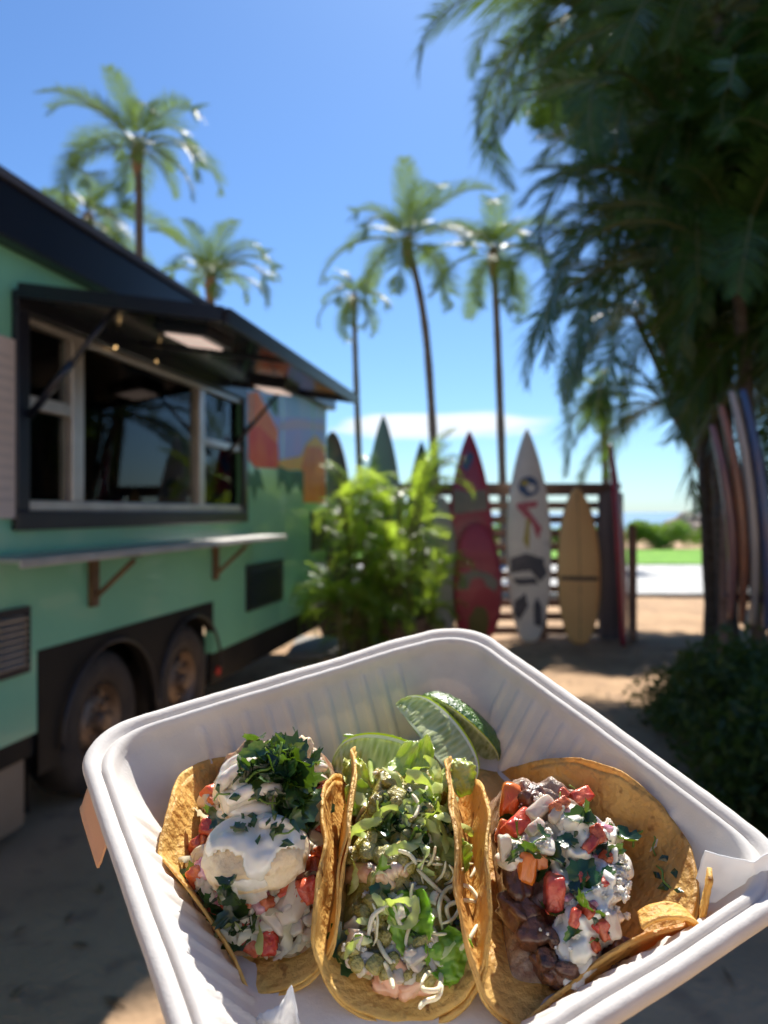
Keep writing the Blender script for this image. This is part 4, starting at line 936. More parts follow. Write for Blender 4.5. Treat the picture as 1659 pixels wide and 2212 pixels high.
# ---- small ingredient meshes (shared)
def leafshape(seed, s=.0075, lob=5):
    r = random.Random(seed); b = MB(); n = 26; out = []; fold = r.uniform(.2, .9); cx_ = r.uniform(-1, 1)
    cut = r.uniform(.3, 1.2)
    for i in range(n):
        a = 2 * pi * i / n; rad = s * (.62 + .30 * abs(cos(a * lob / 2)) + .09 * (1 if i % 2 else -1) * r.uniform(.4, 1))
        if r.random() < .0: rad *= .6
        x, y = rad * cos(a) * 1.15, rad * sin(a) * cut if sin(a) > 0 else rad * sin(a) * .8
        out.append((x, y))
    def zf(x, y): return fold * abs(y) * .8 + cx_ * x * x / s * .7 + .12 * s * noise.noise(Vector((x / s * 2, y / s * 2, seed)))
    vs = [(0, 0, zf(0, 0))] + [(x * .5, y * .5, zf(x * .5, y * .5)) for x, y in out] + [(x, y, zf(x, y)) for x, y in out]
    fs = [(0, 1 + i, 1 + (i + 1) % n) for i in range(n)] + [(1 + i, 1 + n + i, 1 + n + (i + 1) % n, 1 + (i + 1) % n) for i in range(n)]
    b.add(vs, fs); return b.mesh('cilantro_leaf', M['cil'], True)
CIL = [leafshape(300 + k, .0062 + .0012 * (k % 4), 3 + k % 3) for k in range(9)]
def chop(seed):
    r = random.Random(seed); b = MB(); pts = [Vector((r.uniform(-1, 1), r.uniform(-.5, .5), 0)) * .0022 for _ in range(4)]
    pts = [Vector((-.0028, r.uniform(-.001, .001), 0)), Vector((-.0004, r.uniform(.001, .002), r.uniform(0, .001))), Vector((.0030, r.uniform(-.001, .001), r.uniform(-.001, .001))), Vector((.0004, -.0016, .0003))]
    b.add(pts + [Vector((0, 0, .0008))], [(0, 1, 4), (1, 2, 4), (2, 3, 4), (3, 0, 4)]); return b.mesh('cilantro_bit', M['cil'])
CHP = [chop(320 + k) for k in range(6)]
def stem(seed):
    rr_ = random.Random(seed); b = MB(); b.tube(spline([(-.006, 0, 0), (-.002, rr_.uniform(-.002, .002), .001), (.002, rr_.uniform(-.002, .002), .001), (.006, 0, 0)], 8), .00045, 5); return b.mesh('cilantro_stem', M['cils'], True)
STM = [stem(330 + k) for k in range(4)]
CHP += STM[:2]
def dice(seed, s, m, name, sq=.55, asp=(1, 1, .8)):
    r = random.Random(seed); b = blob((0, 0, 0), [s * a * r.uniform(.8, 1.15) for a in asp], Matrix.Identity(3), seed, .9 if name == 'cheese_crumb' else .26, 1.9, .4 if name == 'cheese_crumb' else .08, (22, 14), sq); return b.mesh(name, m, True)
TOM = [dice(340 + k, .0052, M['tomato'], 'tomato_piece', .5, (1.1, .9, .7)) for k in range(5)]
ONI = [dice(350 + k, .0042, M['onion'], 'onion_piece', .6, (1.2, .8, .45)) for k in range(5)]
RON = [dice(360 + k, .0042, M['ronion'], 'red_onion_piece', .55, (1.2, .8, .5)) for k in range(3)]
COT = [dice(370 + k, .0019, M['cotija'], 'cheese_crumb', .8, (1, .8, .6)) for k in range(5)]
STK = [dice(380 + k, .0082, M['steak'], 'beef_chunk', .62, (1.15, .85, .72)) for k in range(4)]
SAL = [dice(390 + k, .0050, M['salsa'], 'salsa_lump', .9, (1.3, 1, .6)) for k in range(4)]
def rope(pts, rad, n=8, taper=True, N=18, sq=1):
    sp = spline(pts, N); rr = [rad * (1 - (.55 * abs(2 * i / (N - 1) - 1) ** 5 if taper else 0)) * (1 + .12 * noise.noise(Vector((i * .6, rad * 1e4, pts[0][0] * 999)))) for i in range(N)]
    b = MB(); b.tube(sp, rr, n); return b
def shredmesh(seed, L, w, m, name, curl=1.0, tube=False):
    r = random.Random(seed); pts = []; a = r.uniform(0, 6); p = Vector((0, 0, 0)); k = r.choice((-1, 1)) * r.uniform(.5, 1.0) * curl
    for i in range(6):
        pts.append(p.copy()); p = p + Vector((cos(a), sin(a), r.uniform(-.25, .35))) * L / 5; a += k * r.uniform(.4, 1.1)
    mid = (pts[0] + pts[-1]) / 2; pts = [q - mid for q in pts]
    if tube: return rope(pts, w, 7).mesh(name, m, True)
    sp = spline(pts, 14); b = MB(); lst = []
    for i, q in enumerate(sp):
        t = (sp[min(i + 1, 13)] - sp[max(i - 1, 0)]).normalized(); s = t.cross(Vector((0, 0, 1))).normalized()
        wob = w * (1 - .6 * abs(2 * i / 13 - 1) ** 3); up = Vector((0, 0, 1)); tw_ = .9 * sin(i * .5 + seed)
        d = s * cos(tw_) + up * sin(tw_)
        lst += [q - d * wob + up * w * .25 * sin(i * 1.9), q + up * w * .3, q + d * wob + up * w * .25 * sin(i * 2.3 + 1)]
    b.add(lst, [(3 * i + j, 3 * i + j + 1, 3 * i + j + 4, 3 * i + j + 3) for i in range(13) for j in (0, 1)]); return b.mesh(name, m, True)
CHS = [shredmesh(400 + k, .014 + .003 * (k % 4), .00082, M['cheese'], 'cheese_shred', .55, True) for k in range(8)]
LET = [shredmesh(420 + k, .019 + .003 * (k % 3), .0024, M['lett'], 'lettuce_shred', .8) for k in range(7)]
CAB = [shredmesh(440 + k, .017 + .003 * (k % 3), .0022, M['cabb'], 'cabbage_shred', .7) for k in range(5)]
rf_ = random.Random(99)
def put(me, root, base, q, nrm, sc=1, off=0.0, spin=None, tilt=.5, name=None, up=None):
    o = bpy.data.objects.new(name or me.name.split('.')[0], me); link(o, root)
    n = (Vector(nrm) + Vector((rf_.gauss(0, 1), rf_.gauss(0, 1), rf_.gauss(0, 1))) * tilt * .5).normalized()
    R3 = n.to_track_quat('Z', 'Y').to_matrix() @ Matrix.Rotation(rf_.uniform(0, 6.28) if spin is None else spin, 3, 'Z')
    o.matrix_local = Matrix.Translation(Vector(q) + Vector(nrm) * off - base) @ R3.to_4x4() @ Matrix.Scale(sc, 4); return o
def inpoly(x, y, pts):
    c = False
    for i in range(len(pts)):
        x1, y1 = pts[i]; x2, y2 = pts[i - 1]
        if (y1 > y) != (y2 > y) and x < (x2 - x1) * (y - y1) / (y2 - y1 + 1e-12) + x1: c = not c
    return c
def samp(pts, n):
    xs_ = [p[0] for p in pts]; ys_ = [p[1] for p in pts]; out = []
    while len(out) < n:
        x, y = rf_.uniform(min(xs_), max(xs_)), rf_.uniform(min(ys_), max(ys_))
        if inpoly(x, y, pts): out.append((x, y))
    return out
def hit(bv, px, py):
    o, d = ray(px, py); r = bv.ray_cast(o, d)
    if r[0] is None: return None, None
    n = r[1]
    if n.dot(d) > 0: n = -n
    return r[0], n
def scatter(bv, root, base, meshes, poly, n, sc=(.8, 1.2), off=.001, tilt=.8, lift=0):
    for (x, y) in samp(poly, n):
        q, nn = hit(bv, x, y)
        if q is None: continue
        nn = (nn + Vector((0, 0, .8)) + viewL * .5).normalized()
        put(rf_.choice(meshes), root, base, q + Vector((0, 0, lift)), nn, rf_.uniform(*sc), off, None, tilt)
def at(bv, root, base, meshes, lst, sc=1, off=.002, tilt=.4, spin=None):
    for it in lst:
        x, y = it[0], it[1]; s_ = it[2] if len(it) > 2 else sc
        q, nn = hit(bv, x, y)
        if q is None: continue
        nn = (nn + Vector((0, 0, .6)) + viewL * .6).normalized()
        put(rf_.choice(meshes), root, base, q, nn, s_, off, it[3] if len(it) > 3 else spin, tilt)
def drape(bv, root, base, poly, m, name, th=.0022, n=60, soft=4, sm=3, wob=.25):
    # a poured layer: follows the heap's surface, thick in the middle, thin at an uneven border
    P0 = [hit(bv, x, y)[0] for x, y in poly]; P0 = [p for p in P0 if p is not None]
    if len(P0) < 3: return None
    w = viewL.copy(); w = (w + Vector((0, 0, .7))).normalized(); ex = w.cross(Vector((0, 0, 1))).normalized(); ey = w.cross(ex)
    pp = [(p.dot(ex), p.dot(ey)) for p in P0]
    x0, x1_, y0, y1_ = min(p[0] for p in pp), max(p[0] for p in pp), min(p[1] for p in pp), max(p[1] for p in pp)
    mx = .002; x0 -= mx; x1_ += mx; y0 -= mx; y1_ += mx; h = max(x1_ - x0, y1_ - y0) / n
    nx, ny = int((x1_ - x0) / h) + 1, int((y1_ - y0) / h) + 1
    D = [[None] * nx for _ in range(ny)]; I = [[0.0] * nx for _ in range(ny)]
    last = 0
    for j in range(ny):
        for i in range(nx):
            x, y = x0 + i * h, y0 + j * h
            jx = x + .0016 * noise.noise(Vector((x * 260, y * 260, len(poly)))); jy = y + .0016 * noise.noise(Vector((x * 260, y * 260, 9.)))
            I[j][i] = 1.0 if inpoly(jx, jy, pp) else 0.0
            o = ex * x + ey * y + w * .2; r = bv.ray_cast(o, -w)
            D[j][i] = (r[0].dot(w) if r[0] is not None else last); last = D[j][i]
    def blur(A, k):
        for _ in range(k):
            A = [[(A[max(j - 1, 0)][i] + A[min(j + 1, ny - 1)][i] + A[j][max(i - 1, 0)] + A[j][min(i + 1, nx - 1)] + 2 * A[j][i]) / 6 for i in range(nx)] for j in range(ny)]
        return A
    K = blur(I, soft); Ds = blur(D, sm); b = MB(); idx = {}
    for j in range(ny):
        for i in range(nx):
            if K[j][i] < .12: continue
            x, y = x0 + i * h, y0 + j * h
            t = th * min(1, max(0, (K[j][i] - .15)) * 1.6) ** .5 * (1 + wob * 2 * noise.noise(Vector((x * 190, y * 190, 2.3)))) - .0005
            idx[(i, j)] = len(b.v); b.v.append(tuple(ex * x + ey * y + w * (max(Ds[j][i], D[j][i] * .5 + Ds[j][i] * .5) + t)))
    for j in range(ny - 1):
        for i in range(nx - 1):
            q = [(i, j), (i + 1, j), (i + 1, j + 1), (i, j + 1)]
            if all(k in idx for k in q): b.f.append(tuple(idx[k] for k in q)); b.m.append(0)
    o = b.build(name, m, root, smooth=True, off=base); solid(o, .0007, -1); subsurf(o, 1); return b
def merged(mbs, root, base, name, m, vox=.0009, smooth_it=3):
    b = MB()
    for q in mbs: b.add(q.v, q.f)
    o = b.build(name, m, root, smooth=True, off=base); r = o.modifiers.new('remesh', 'REMESH'); r.mode = 'VOXEL'; r.voxel_size = vox; r.use_smooth_shade = True
    s = o.modifiers.new('smooth', 'SMOOTH'); s.iterations = smooth_it; s.factor = .5; return b

# ================================================================== taco 1 (left): battered fish with crema and cilantro
c1 = Vector((-.0445, .0375, 0)); c2 = Vector((-.0035, -.0041, 0)); c3 = Vector((.0515, -.0325, 0))
def on(c, a, v, z): q = c + AC * a + AX * v; return Vector((q.x, q.y, z))
t1, b1 = tthing('taco', (c1.x, c1.y, -.0455), label='taco with a battered fish piece under white crema and chopped cilantro, against the left side', cat='taco', group='tacos in the container')
s1 = tortilla(t1, b1, 'tortilla', c1, .0680, .066, .047, radians(66), radians(84), 1.3, 'tort')
h1 = lambda v: .026 + .016 * sstep((v + .02) / .05) - .018 * sstep((-v - .03) / .03)
m1_ = mound(c1 - AC * .008, .0335, h1, 3.0); m1_.build('filling_mix', M['mash'], t1, smooth=True, off=b1)
bv = bvh_of([m1_]); bv0 = bv
def frame(dirx, up):
    x = Vector(dirx).normalized(); z = (Vector(up) - x * x.dot(up)).normalized(); return Matrix((x, z.cross(x), z)).transposed()
fa, fb = LH(440, 1850, -.004), LH(655, 1835, -.004)
fc = (fa + fb) / 2
f1 = blob(fc + AX * .004 + Vector((0, 0, -.004)), (.0215, .0150, .0120), frame(fb - fa, (0, -.3, 1)), 12, .16, 1.7, .05, (48, 30), .85)
fc2 = LH(560, 1690, .012)
f2 = blob(fc2 + AX * .004 + Vector((0, 0, -.006)), (.0190, .0125, .0125), frame(AC + Vector((0, .3, 0)), (0, 0, 1)), 21, .2, 1.8, .05, (40, 26), .85)
for f_ in (f1, f2): f_.build('fish_piece', M['batter'], t1, smooth=True, off=b1)
bv = bvh_of([m1_, f1, f2])
d1 = drape(bv, t1, b1, [(420, 1755), (470, 1745), (560, 1740), (655, 1760), (665, 1810), (645, 1838), (600, 1835), (588, 1870), (560, 1905), (530, 1890), (525, 1850), (500, 1838), (440, 1850), (412, 1810)], M['crema'], 'crema', .0030, 66)
d2 = drape(bv, t1, b1, [(500, 1905), (560, 1900), (590, 1930), (560, 1975), (520, 1990), (480, 1975), (490, 1930)], M['crema'], 'crema', .0028, 40)
d3 = drape(bv, t1, b1, [(455, 1740), (462, 1690), (500, 1650), (560, 1620), (620, 1630), (640, 1680), (600, 1720), (540, 1735)], M['crema'], 'crema', .0028, 50)
ro = []
for pts in ([(425, 1780), (470, 1765), (520, 1762), (580, 1755), (640, 1765)], [(470, 1740), (480, 1705), (505, 1680), (545, 1660), (575, 1640)], [(495, 1745), (530, 1722), (575, 1712), (630, 1715)], [(478, 1700), (500, 1660), (545, 1640)],
            [(560, 1790), (600, 1785), (640, 1795)], [(505, 1925), (515, 1955), (520, 1990)], [(665, 1700), (690, 1690), (706, 1700)], [(670, 1670), (690, 1665), (705, 1668)]):
    q = []
    for x, y in pts:
        p_, n_ = hit(bv, x, y)
        if p_ is not None: q.append(p_ + Vector((0, 0, .0022)) + viewL * .0016)
    if len(q) >= 2: ro.append(rope(q, .0030 if len(pts) > 3 else .0024, 10, True, 24))
merged(ro, t1, b1, 'crema_ribbon', M['crema'], .0007, 4)
bva = bvh_of([m1_, f1, f2] + ro + [d for d in (d1, d2, d3) if d])
fill1 = [(365, 1760), (400, 1700), (480, 1660), (690, 1660), (706, 1760), (700, 1850), (680, 1960), (660, 2040), (600, 2060), (500, 2050), (450, 1980), (400, 1880)]
low1 = [(455, 1910), (640, 1900), (690, 1900), (670, 2020), (600, 2050), (510, 2050), (470, 1990)]
at(bv0, t1, b1, TOM, [(395, 1740, .9), (388, 1790, .9), (395, 1820, .9), (400, 1850, .8), (685, 1745, .8), (690, 1790, .9), (680, 1880, 1.0), (625, 1925, .9), (665, 1925, 1.0), (640, 1945, .8), (690, 1720, .8), (430, 1900, .8), (690, 1850, .8)])
at(bv0, t1, b1, RON, [(390, 1765, 1), (405, 1805, 1.1), (415, 1780, .9), (445, 1880, 1)])
at(bv0, t1, b1, ONI, [(630, 1955, 1.5), (600, 1985, 1.3), (640, 2000, 1.1), (685, 1820, 1.1), (690, 1850, 1.2), (690, 1880, 1), (565, 2000, 1.2), (450, 1730, 1.2), (425, 1715, 1), (430, 1900, 1), (455, 1925, 1.1), (610, 1955, 1.1)])
at(bv0, t1, b1, CAB, [(520, 2010, 1.1), (560, 2030, 1.0), (600, 2020, 1.1), (490, 2040, 1.0), (540, 2050, .9), (425, 1700, 1.2), (450, 1690, 1.1), (590, 1975, 1), (620, 2035, .9), (500, 2000, .9)], off=.0025)
at(bv0, t1, b1, LET, [(540, 2020, .9), (500, 2030, .8), (470, 2070, .9)], off=.003)
scatter(bv0, t1, b1, ONI + TOM[:2] + CAB[:2], fill1, 150, (.5, 1.0), .0008)
scatter(bv0, t1, b1, ONI + CAB + RON[:1], low1, 40, (.6, 1.0), .001)
top1 = [(520, 1675), (540, 1605), (600, 1588), (650, 1600), (665, 1660), (690, 1740), (665, 1790), (625, 1750), (585, 1695)]
bvb = bvh_of([m1_, f1, f2] + ro)
scatter(bva, t1, b1, CHP, [(430, 1770), (470, 1700), (650, 1700), (660, 1830), (520, 1830)], 30, (.6, 1.2), .0008, .5)
scatter(bva, t1, b1, CIL, top1, 60, (.4, .9), .0016, 1.5, .0006)
scatter(bva, t1, b1, CHP, top1, 45, (.8, 1.7), .0015, 1.6, .001)
scatter(bva, t1, b1, CIL, [(600, 1620), (665, 1640), (680, 1760), (640, 1740), (610, 1700)], 34, (.6, 1.1), .002, 1.6, .001)
scatter(bva, t1, b1, CIL, [(470, 1990), (455, 1930), (500, 1900), (520, 1985), (560, 2020), (500, 2030)], 20, (.6, 1.0), .001, 1.2)
scatter(bva, t1, b1, CIL + CHP, [(440, 1760), (560, 1760), (650, 1770), (650, 1790), (560, 1800), (470, 1800)], 16, (.5, .9), .0012, .8)
for k in range(26):       # heap standing above the fish
    x, y = R_.gauss(605, 24), R_.gauss(1640, 24)
    q, nn = hit(bva, x, y)
    if q is not None: put(R_.choice(CIL), t1, b1, q + Vector((0, 0, R_.uniform(.0, .0025))), (R_.uniform(-1, 1), R_.uniform(-1, 1), .5), R_.uniform(.45, .8), 0, None, 1)
at(bva, t1, b1, CIL, [(610, 1752, 1.4, 2.0), (630, 1770, 1.1), (420, 1905, 1.0), (400, 1925, 1.1), (690, 1750, 1.1), (680, 1770, 1)], off=.0022)
hp_ = blob(LH(652, 1622, .014), (.0042, .0035, .0065), Matrix.Rotation(.4, 3, 'Y'), 5, .3, 1.6, .1, (20, 14), .8); hp_.build('fish_piece', M['batter'], t1, smooth=True, off=b1)

# ================================================================== taco 2 (middle): green salsa, lettuce, shredded cheese, shrimp
t2, b2 = tthing('taco', (c2.x, c2.y, -.0455), label='middle taco with green salsa, lettuce, grilled shrimp and curls of shredded white cheese', cat='taco', group='tacos in the container')
s2 = tortilla(t2, b2, 'tortilla', c2, .0645, .052, .052, radians(84), radians(84), 7.7, 'tort')
h2 = lambda v: .019 + .019 * sstep((v + .035) / .06) - .013 * sstep((-v - .025) / .03)
m2_ = mound(c2, .0265, h2, 5.0, .049); m2_.build('filling_mix', M['salsa'], t2, smooth=True, off=b2)
bv2 = bvh_of([m2_])
def shrimp(pts, r, root, base, bvx):
    q = []
    for x, y in pts:
        p_, n_ = hit(bvx, x, y)
        if p_ is not None: q.append(p_ + Vector((0, 0, r * .5)))
    if len(q) < 3: return None
    sp = spline(q, 22); b = MB(); b.tube(sp, [r * (1 - .75 * (i / 21) ** 1.5) * (1 + .09 * sin(i * 1.7)) * (.55 if i == 0 else 1) for i in range(22)], 12); b.build('shrimp', M['shrimp'], root, smooth=True, off=base); return b
sh = [shrimp([(780, 2020), (770, 2065), (790, 2090), (830, 2095), (850, 2075)], .0052, t2, b2, bv2), shrimp([(745, 1905), (790, 1895), (830, 1905), (850, 1930)], .0050, t2, b2, bv2), shrimp([(830, 1900), (860, 1885), (880, 1900)], .004, t2, b2, bv2),
      shrimp([(880, 2080), (920, 2060), (940, 2020)], .0045, t2, b2, bv2), shrimp([(850, 1660), (890, 1650), (900, 1690), (870, 1700)], .0062, t2, b2, bv2), shrimp([(820, 2110), (880, 2120), (930, 2105)], .0042, t2, b2, bv2)]
sh = [s for s in sh if s]
bv2 = bvh_of([m2_] + sh)
sl_ = [blob(hit(bv2, x, y)[0] + Vector((0, 0, .0005)), (s * .0058, s * .0042, s * .0030), Matrix.Rotation(x, 3, 'Z'), x, .3, 2, .12, (26, 16)) for x, y, s in [(800, 1835, 1.3), (770, 1850, 1), (835, 1850, 1.2), (790, 1810, 1), (870, 1825, .9), (860, 1720, 1), (850, 1975, 1), (800, 1985, 1), (740, 1940, .9), (900, 1780, .9), (820, 1790, .9), (880, 1870, .9), (960, 1880, 1)] if hit(bv2, x, y)[0] is not None]
merged(sl_, t2, b2, 'green_salsa', M['salsa'], .0008, 1)
bv2 = bvh_of([m2_] + sh + sl_)
fill2 = [(735, 1800), (765, 1690), (800, 1640), (900, 1640), (950, 1700), (985, 1740), (1000, 1820), (1030, 1950), (1040, 2030), (1000, 2100), (900, 2140), (790, 2120), (715, 2060), (695, 1980)]
scatter(bv2, t2, b2, SAL + CAB[:1] + ONI[:1], fill2, 60, (.4, .8), .0004)
scatter(bv2, t2, b2, LET, [(755, 1800), (775, 1680), (830, 1640), (950, 1690), (985, 1800), (1000, 1900), (900, 1860), (800, 1830)], 38, (.7, 1.2), .0022)
scatter(bv2, t2, b2, LET, [(720, 1950), (760, 1880), (850, 1950), (980, 1950), (1000, 2030), (900, 2060), (740, 2050)], 9, (.6, 1.0), .002)
scatter(bv2, t2, b2, CIL, [(800, 1770), (850, 1700), (960, 1740), (970, 1800), (880, 1850), (830, 1840)], 24, (.45, .8), .0018, 1.4)
scatter(bv2, t2, b2, CIL + CHP, fill2, 26, (.35, .7), .001, 1.3)
scatter(bv2, t2, b2, CHS, [(870, 1850), (960, 1790), (1000, 1860), (1010, 1960), (930, 1930)], 14, (.6, 1.0), .0022, 1.0)
scatter(bv2, t2, b2, CHS, [(790, 1960), (860, 1900), (1000, 1960), (1020, 2040), (940, 2090), (800, 2090)], 8, (.6, 1.0), .0024, 1.0)
scatter(bv2, t2, b2, COT, fill2, 40, (.5, .9), .001)
scatter(bv2, t2, b2, SAL + ONI, [(715, 2030), (860, 2010), (1030, 2020), (1020, 2090), (900, 2140), (790, 2120)], 40, (.35, .8), .0008)
bt2 = bvh_of([s2, m2_])
PTM = [dice(345 + k, .0048, M['ptom'], 'tomato_piece', .7, (1.2, 1, .5)) for k in range(3)]
at(bt2, t2, b2, PTM, [(850, 2110, 1.2), (885, 2125, 1.3), (920, 2125, 1.1), (830, 2130, .9)], off=.002, tilt=.3)
at(bt2, t2, b2, CIL, [(735, 2060, 1.2), (725, 2040, 1.0), (745, 2085, .9)], off=.002)
def lettuce_leaf(root, base, q, w, h, rotm, seed, m='lettb', name='lettuce_leaf'):
    b = MB(); q = Vector(q)
    def f(u, v):
        x = (u - .5) * w * (.45 + .9 * sin(pi * (v * .85 + .1))); y = v * h
        z = .0018 * sin(u * 9 + seed) * (.3 + abs(u - .5) * 2.2) + .0022 * sin(v * 11 + u * 3 + seed) * abs(u - .5) * 2 + .006 * ((u - .5) * 2) ** 2 * .6 - .003 * (v - .5) ** 2 * 4 + .0008 * noise.noise(Vector((u * 9, v * 12, seed)))
        return q + rotm @ Vector((x + .0012 * noise.noise(Vector((v * 14, u, seed))), y, z))
    b.grid(f, 26, 34); o = b.build(name, M[m], root, smooth=True, off=base); solid(o, .0004); return b
def camplane(px, py, lift, ang=0, tilt=0):
    q, n_ = hit(bv2, px, py)
    if q is None: q = LH(px, py, -.01)
    up = (Vector((0, 0, .45)) + viewL).normalized(); y = Vector((-AX.x, -AX.y, -.35)); y = (y - up * up.dot(y)).normalized(); x = y.cross(up)
    R3 = Matrix((x, y, up)).transposed() @ Matrix.Rotation(ang, 3, 'Z') @ Matrix.Rotation(tilt, 3, 'X'); return q + up * lift, R3
for (px, py, w, h, ang, sd2) in [(885, 1925, .0135, .024, .05, 1.0), (945, 2015, .014, .020, .5, 3.0), (985, 1960, .010, .018, -.5, 5.0)]:
    q, R3 = camplane(px, py, .0035, ang); lettuce_leaf(t2, b2, q, w, h, R3, sd2)
for (px, py, w, h, ang, sd2) in [(960, 1820, .013, .015, .4, 2.0), (985, 1640, .011, .018, .2, 4.0), (800, 1700, .013, .015, -.4, 6.0), (850, 1640, .018, .010, .9, 7.0), (890, 1640, .016, .010, 1.3, 9.0), (935, 1720, .009, .02, -.9, 8.0), (760, 1640, .009, .02, .3, 10.)]:
    q, R3 = camplane(px, py, .0035, ang); lettuce_leaf(t2, b2, q, w, h, R3, sd2, 'lett')
def cs(pts, r=.00095, lift=.003, m='cheese', nm='cheese_shred'):
    q = []
    for x, y, *z in pts:
        p_, n_ = hit(bv2, x, y)
        if p_ is None: p_ = LH(x, y, -.03)
        q.append(p_ + (Vector((0, 0, .5)) + viewL).normalized() * (lift + (z[0] if z else 0)))
    rope(q, r, 9, True, 30).build(nm, M[m], t2, smooth=True, off=b2)
for pts in ([(955, 2010), (948, 1960), (965, 1925, .002), (1005, 1920, .003), (1030, 1945, .002), (1042, 1975)], [(975, 2000), (965, 1962), (1000, 1950, .002), (1030, 1952)], [(985, 2020), (995, 1980), (1005, 1960)],
            [(795, 2030), (805, 1985, .001), (830, 1965, .002), (850, 1950), (870, 1935)], [(850, 1960), (862, 1995), (878, 2005), (893, 1985), (898, 1950)], [(810, 1990), (815, 2030), (835, 2070), (850, 2085)],
            [(910, 2125), (925, 2105, .002), (950, 2110, .003), (945, 2140, .003), (915, 2140, .002), (912, 2120)], [(905, 2180), (918, 2165), (945, 2155), (955, 2130)], [(900, 2090), (925, 2080, .002), (955, 2090, .002), (975, 2110)],
            [(900, 1880), (925, 1905), (960, 1940), (975, 1960)], [(860, 1840), (885, 1850), (900, 1870)], [(905, 1815), (925, 1850), (950, 1860)], [(985, 2060), (1010, 2035), (1030, 2000)], [(1015, 1900), (1030, 1870), (1020, 1850)],
            [(830, 2080), (842, 2105), (850, 2135)], [(770, 1780), (780, 1760), (790, 1745)], [(890, 1720), (905, 1745), (895, 1770)]): cs(pts)
cs([(800, 1650), (790, 1625, .004), (770, 1610, .006), (745, 1608, .008)], .0010, .006, 'lett', 'lettuce_strand'); cs([(805, 1700), (800, 1660, .004), (792, 1630, .005)], .0014, .006, 'lett', 'lettuce_strand')

# ================================================================== taco 3 (right): grilled beef, tomato, crema, cilantro
t3, b3 = tthing('taco', (c3.x, c3.y, -.0455), label='open taco on the right with grilled beef chunks, diced tomato, crema and cilantro', cat='taco', group='tacos in the container')
s3 = tortilla(t3, b3, 'tortilla', c3, .0735, .058, .070, radians(80), radians(54), 13.1, 'tort2')
h3 = lambda v: .017 + .017 * sstep((v + .045) / .05) - .010 * sstep((-v - .030) / .03)
m3_ = mound(on(c3, .004, -.004, 0), .0235, h3, 8.0, .049); m3_.build('filling_mix', M['mash3'], t3, smooth=True, off=b3)
bv3 = bvh_of([m3_])
def chunk(px, py, d, seed, ang=0, lift=0):
    q, n_ = hit(bv3, px, py)
    if q is None: q = LH(px, py, -.035)
    b = blob(q + Vector((0, 0, lift)), d, Matrix.Rotation(ang, 3, 'Z') @ Matrix.Rotation(.3 * sin(seed), 3, 'X'), seed, .34, 1.5, .10, (34, 22), .62); b.build('beef_chunk', M['steak'], t3, smooth=True, off=b3); return b
bc = [chunk(1115, 1900, (.0062, .0125, .0080), 1, -.6, .000), chunk(1120, 1970, (.0060, .0085, .0070), 2.4, .3), chunk(1160, 2015, (.0085, .0062, .0060), 3.1, .5), chunk(1195, 2080, (.0075, .0072, .0068), 4.6, .2, -.001), chunk(1325, 2050, (.0058, .0050, .0050), 5.2, 0, 0),
      chunk(1150, 1725, (.006, .005, .005), 6.3), chunk(1085, 1840, (.004, .010, .006), 7.7, -.5), chunk(1350, 1770, (.007, .005, .004), 8.8), chunk(1300, 1925, (.004, .005, .004), 9.4, 0, .001)]
bv3 = bvh_of([m3_] + bc)
dr = drape(bv3, t3, b3, [(1180, 1780), (1250, 1745), (1330, 1770), (1360, 1860), (1385, 1930), (1420, 1975), (1380, 2010), (1320, 2030), (1280, 2090), (1230, 2120), (1200, 2060), (1195, 1990), (1215, 1930), (1190, 1880), (1150, 1850), (1080, 1870), (1075, 1830), (1140, 1810)], M['crema'], 'crema', .0040, 84, 4, 3, .5)
bv3 = bvh_of([m3_] + bc + ([dr] if dr else []))
fill3 = [(1085, 1790), (1120, 1730), (1200, 1710), (1280, 1715), (1330, 1770), (1370, 1880), (1410, 1970), (1330, 2020), (1250, 2060), (1200, 1990), (1150, 1880), (1090, 1850)]
cb = []
for k, (px, py, rr) in enumerate([(1235, 1775, 1.1), (1265, 1800, 1.2), (1300, 1810, 1.1), (1240, 1840, .9), (1290, 1860, 1.2), (1330, 1870, 1.1), (1310, 1920, 1.2), (1350, 1930, 1.1), (1270, 1930, 1.0), (1260, 1990, 1.2), (1230, 2040, 1.1), (1250, 2080, 1.0), (1300, 1980, 1.0), (1380, 1975, 1.0), (1110, 1845, .8), (1095, 1865, .7), (1170, 1825, .8), (1230, 2110, .8)]):
    q, n_ = hit(bv3, px, py)
    if q is not None: cb.append(blob(q + Vector((0, 0, .0012)), (.0082 * rr, .0066 * rr, .0040 * rr), Matrix.Rotation(px, 3, 'Z'), px, .3, 1.6, .06, (20, 14)))
merged(cb, t3, b3, 'crema_pool', M['crema'], .0008, 5)
bv3 = bvh_of([m3_] + bc + cb + ([dr] if dr else []))
def tomc(px, py, s, ang, m='tomato', d=(.0072, .0040, .0060)):
    q, n_ = hit(bv3, px, py)
    if q is None: return
    up = (Vector((0, 0, .5)) + viewL).normalized(); b = blob(q + up * .0022, [t * s * (.84 if m == 'tomato' else 1) for t in d], frame(Vector((cos(ang), sin(ang) * .5, sin(ang))), up), px, .16, 1.3, .05, (30, 20), .42); b.build('tomato_piece', M[m], t3, smooth=True, off=b3)
for a in [(1100, 1735, 1.15, 1.0, 'carrot'), (1120, 1785, 1.25, .2), (1085, 1800, .9, .8), (1250, 1728, 1.05, 0), (1135, 1870, 1.0, 1.2, 'carrot'), (1195, 1930, 1.2, 1.1), (1165, 1850, .8, 1.4), (1270, 1830, .7, .3), (1205, 1745, .8, .1), (1300, 2005, .7, 1.5), (1240, 1985, .6, .9)]: tomc(*a)
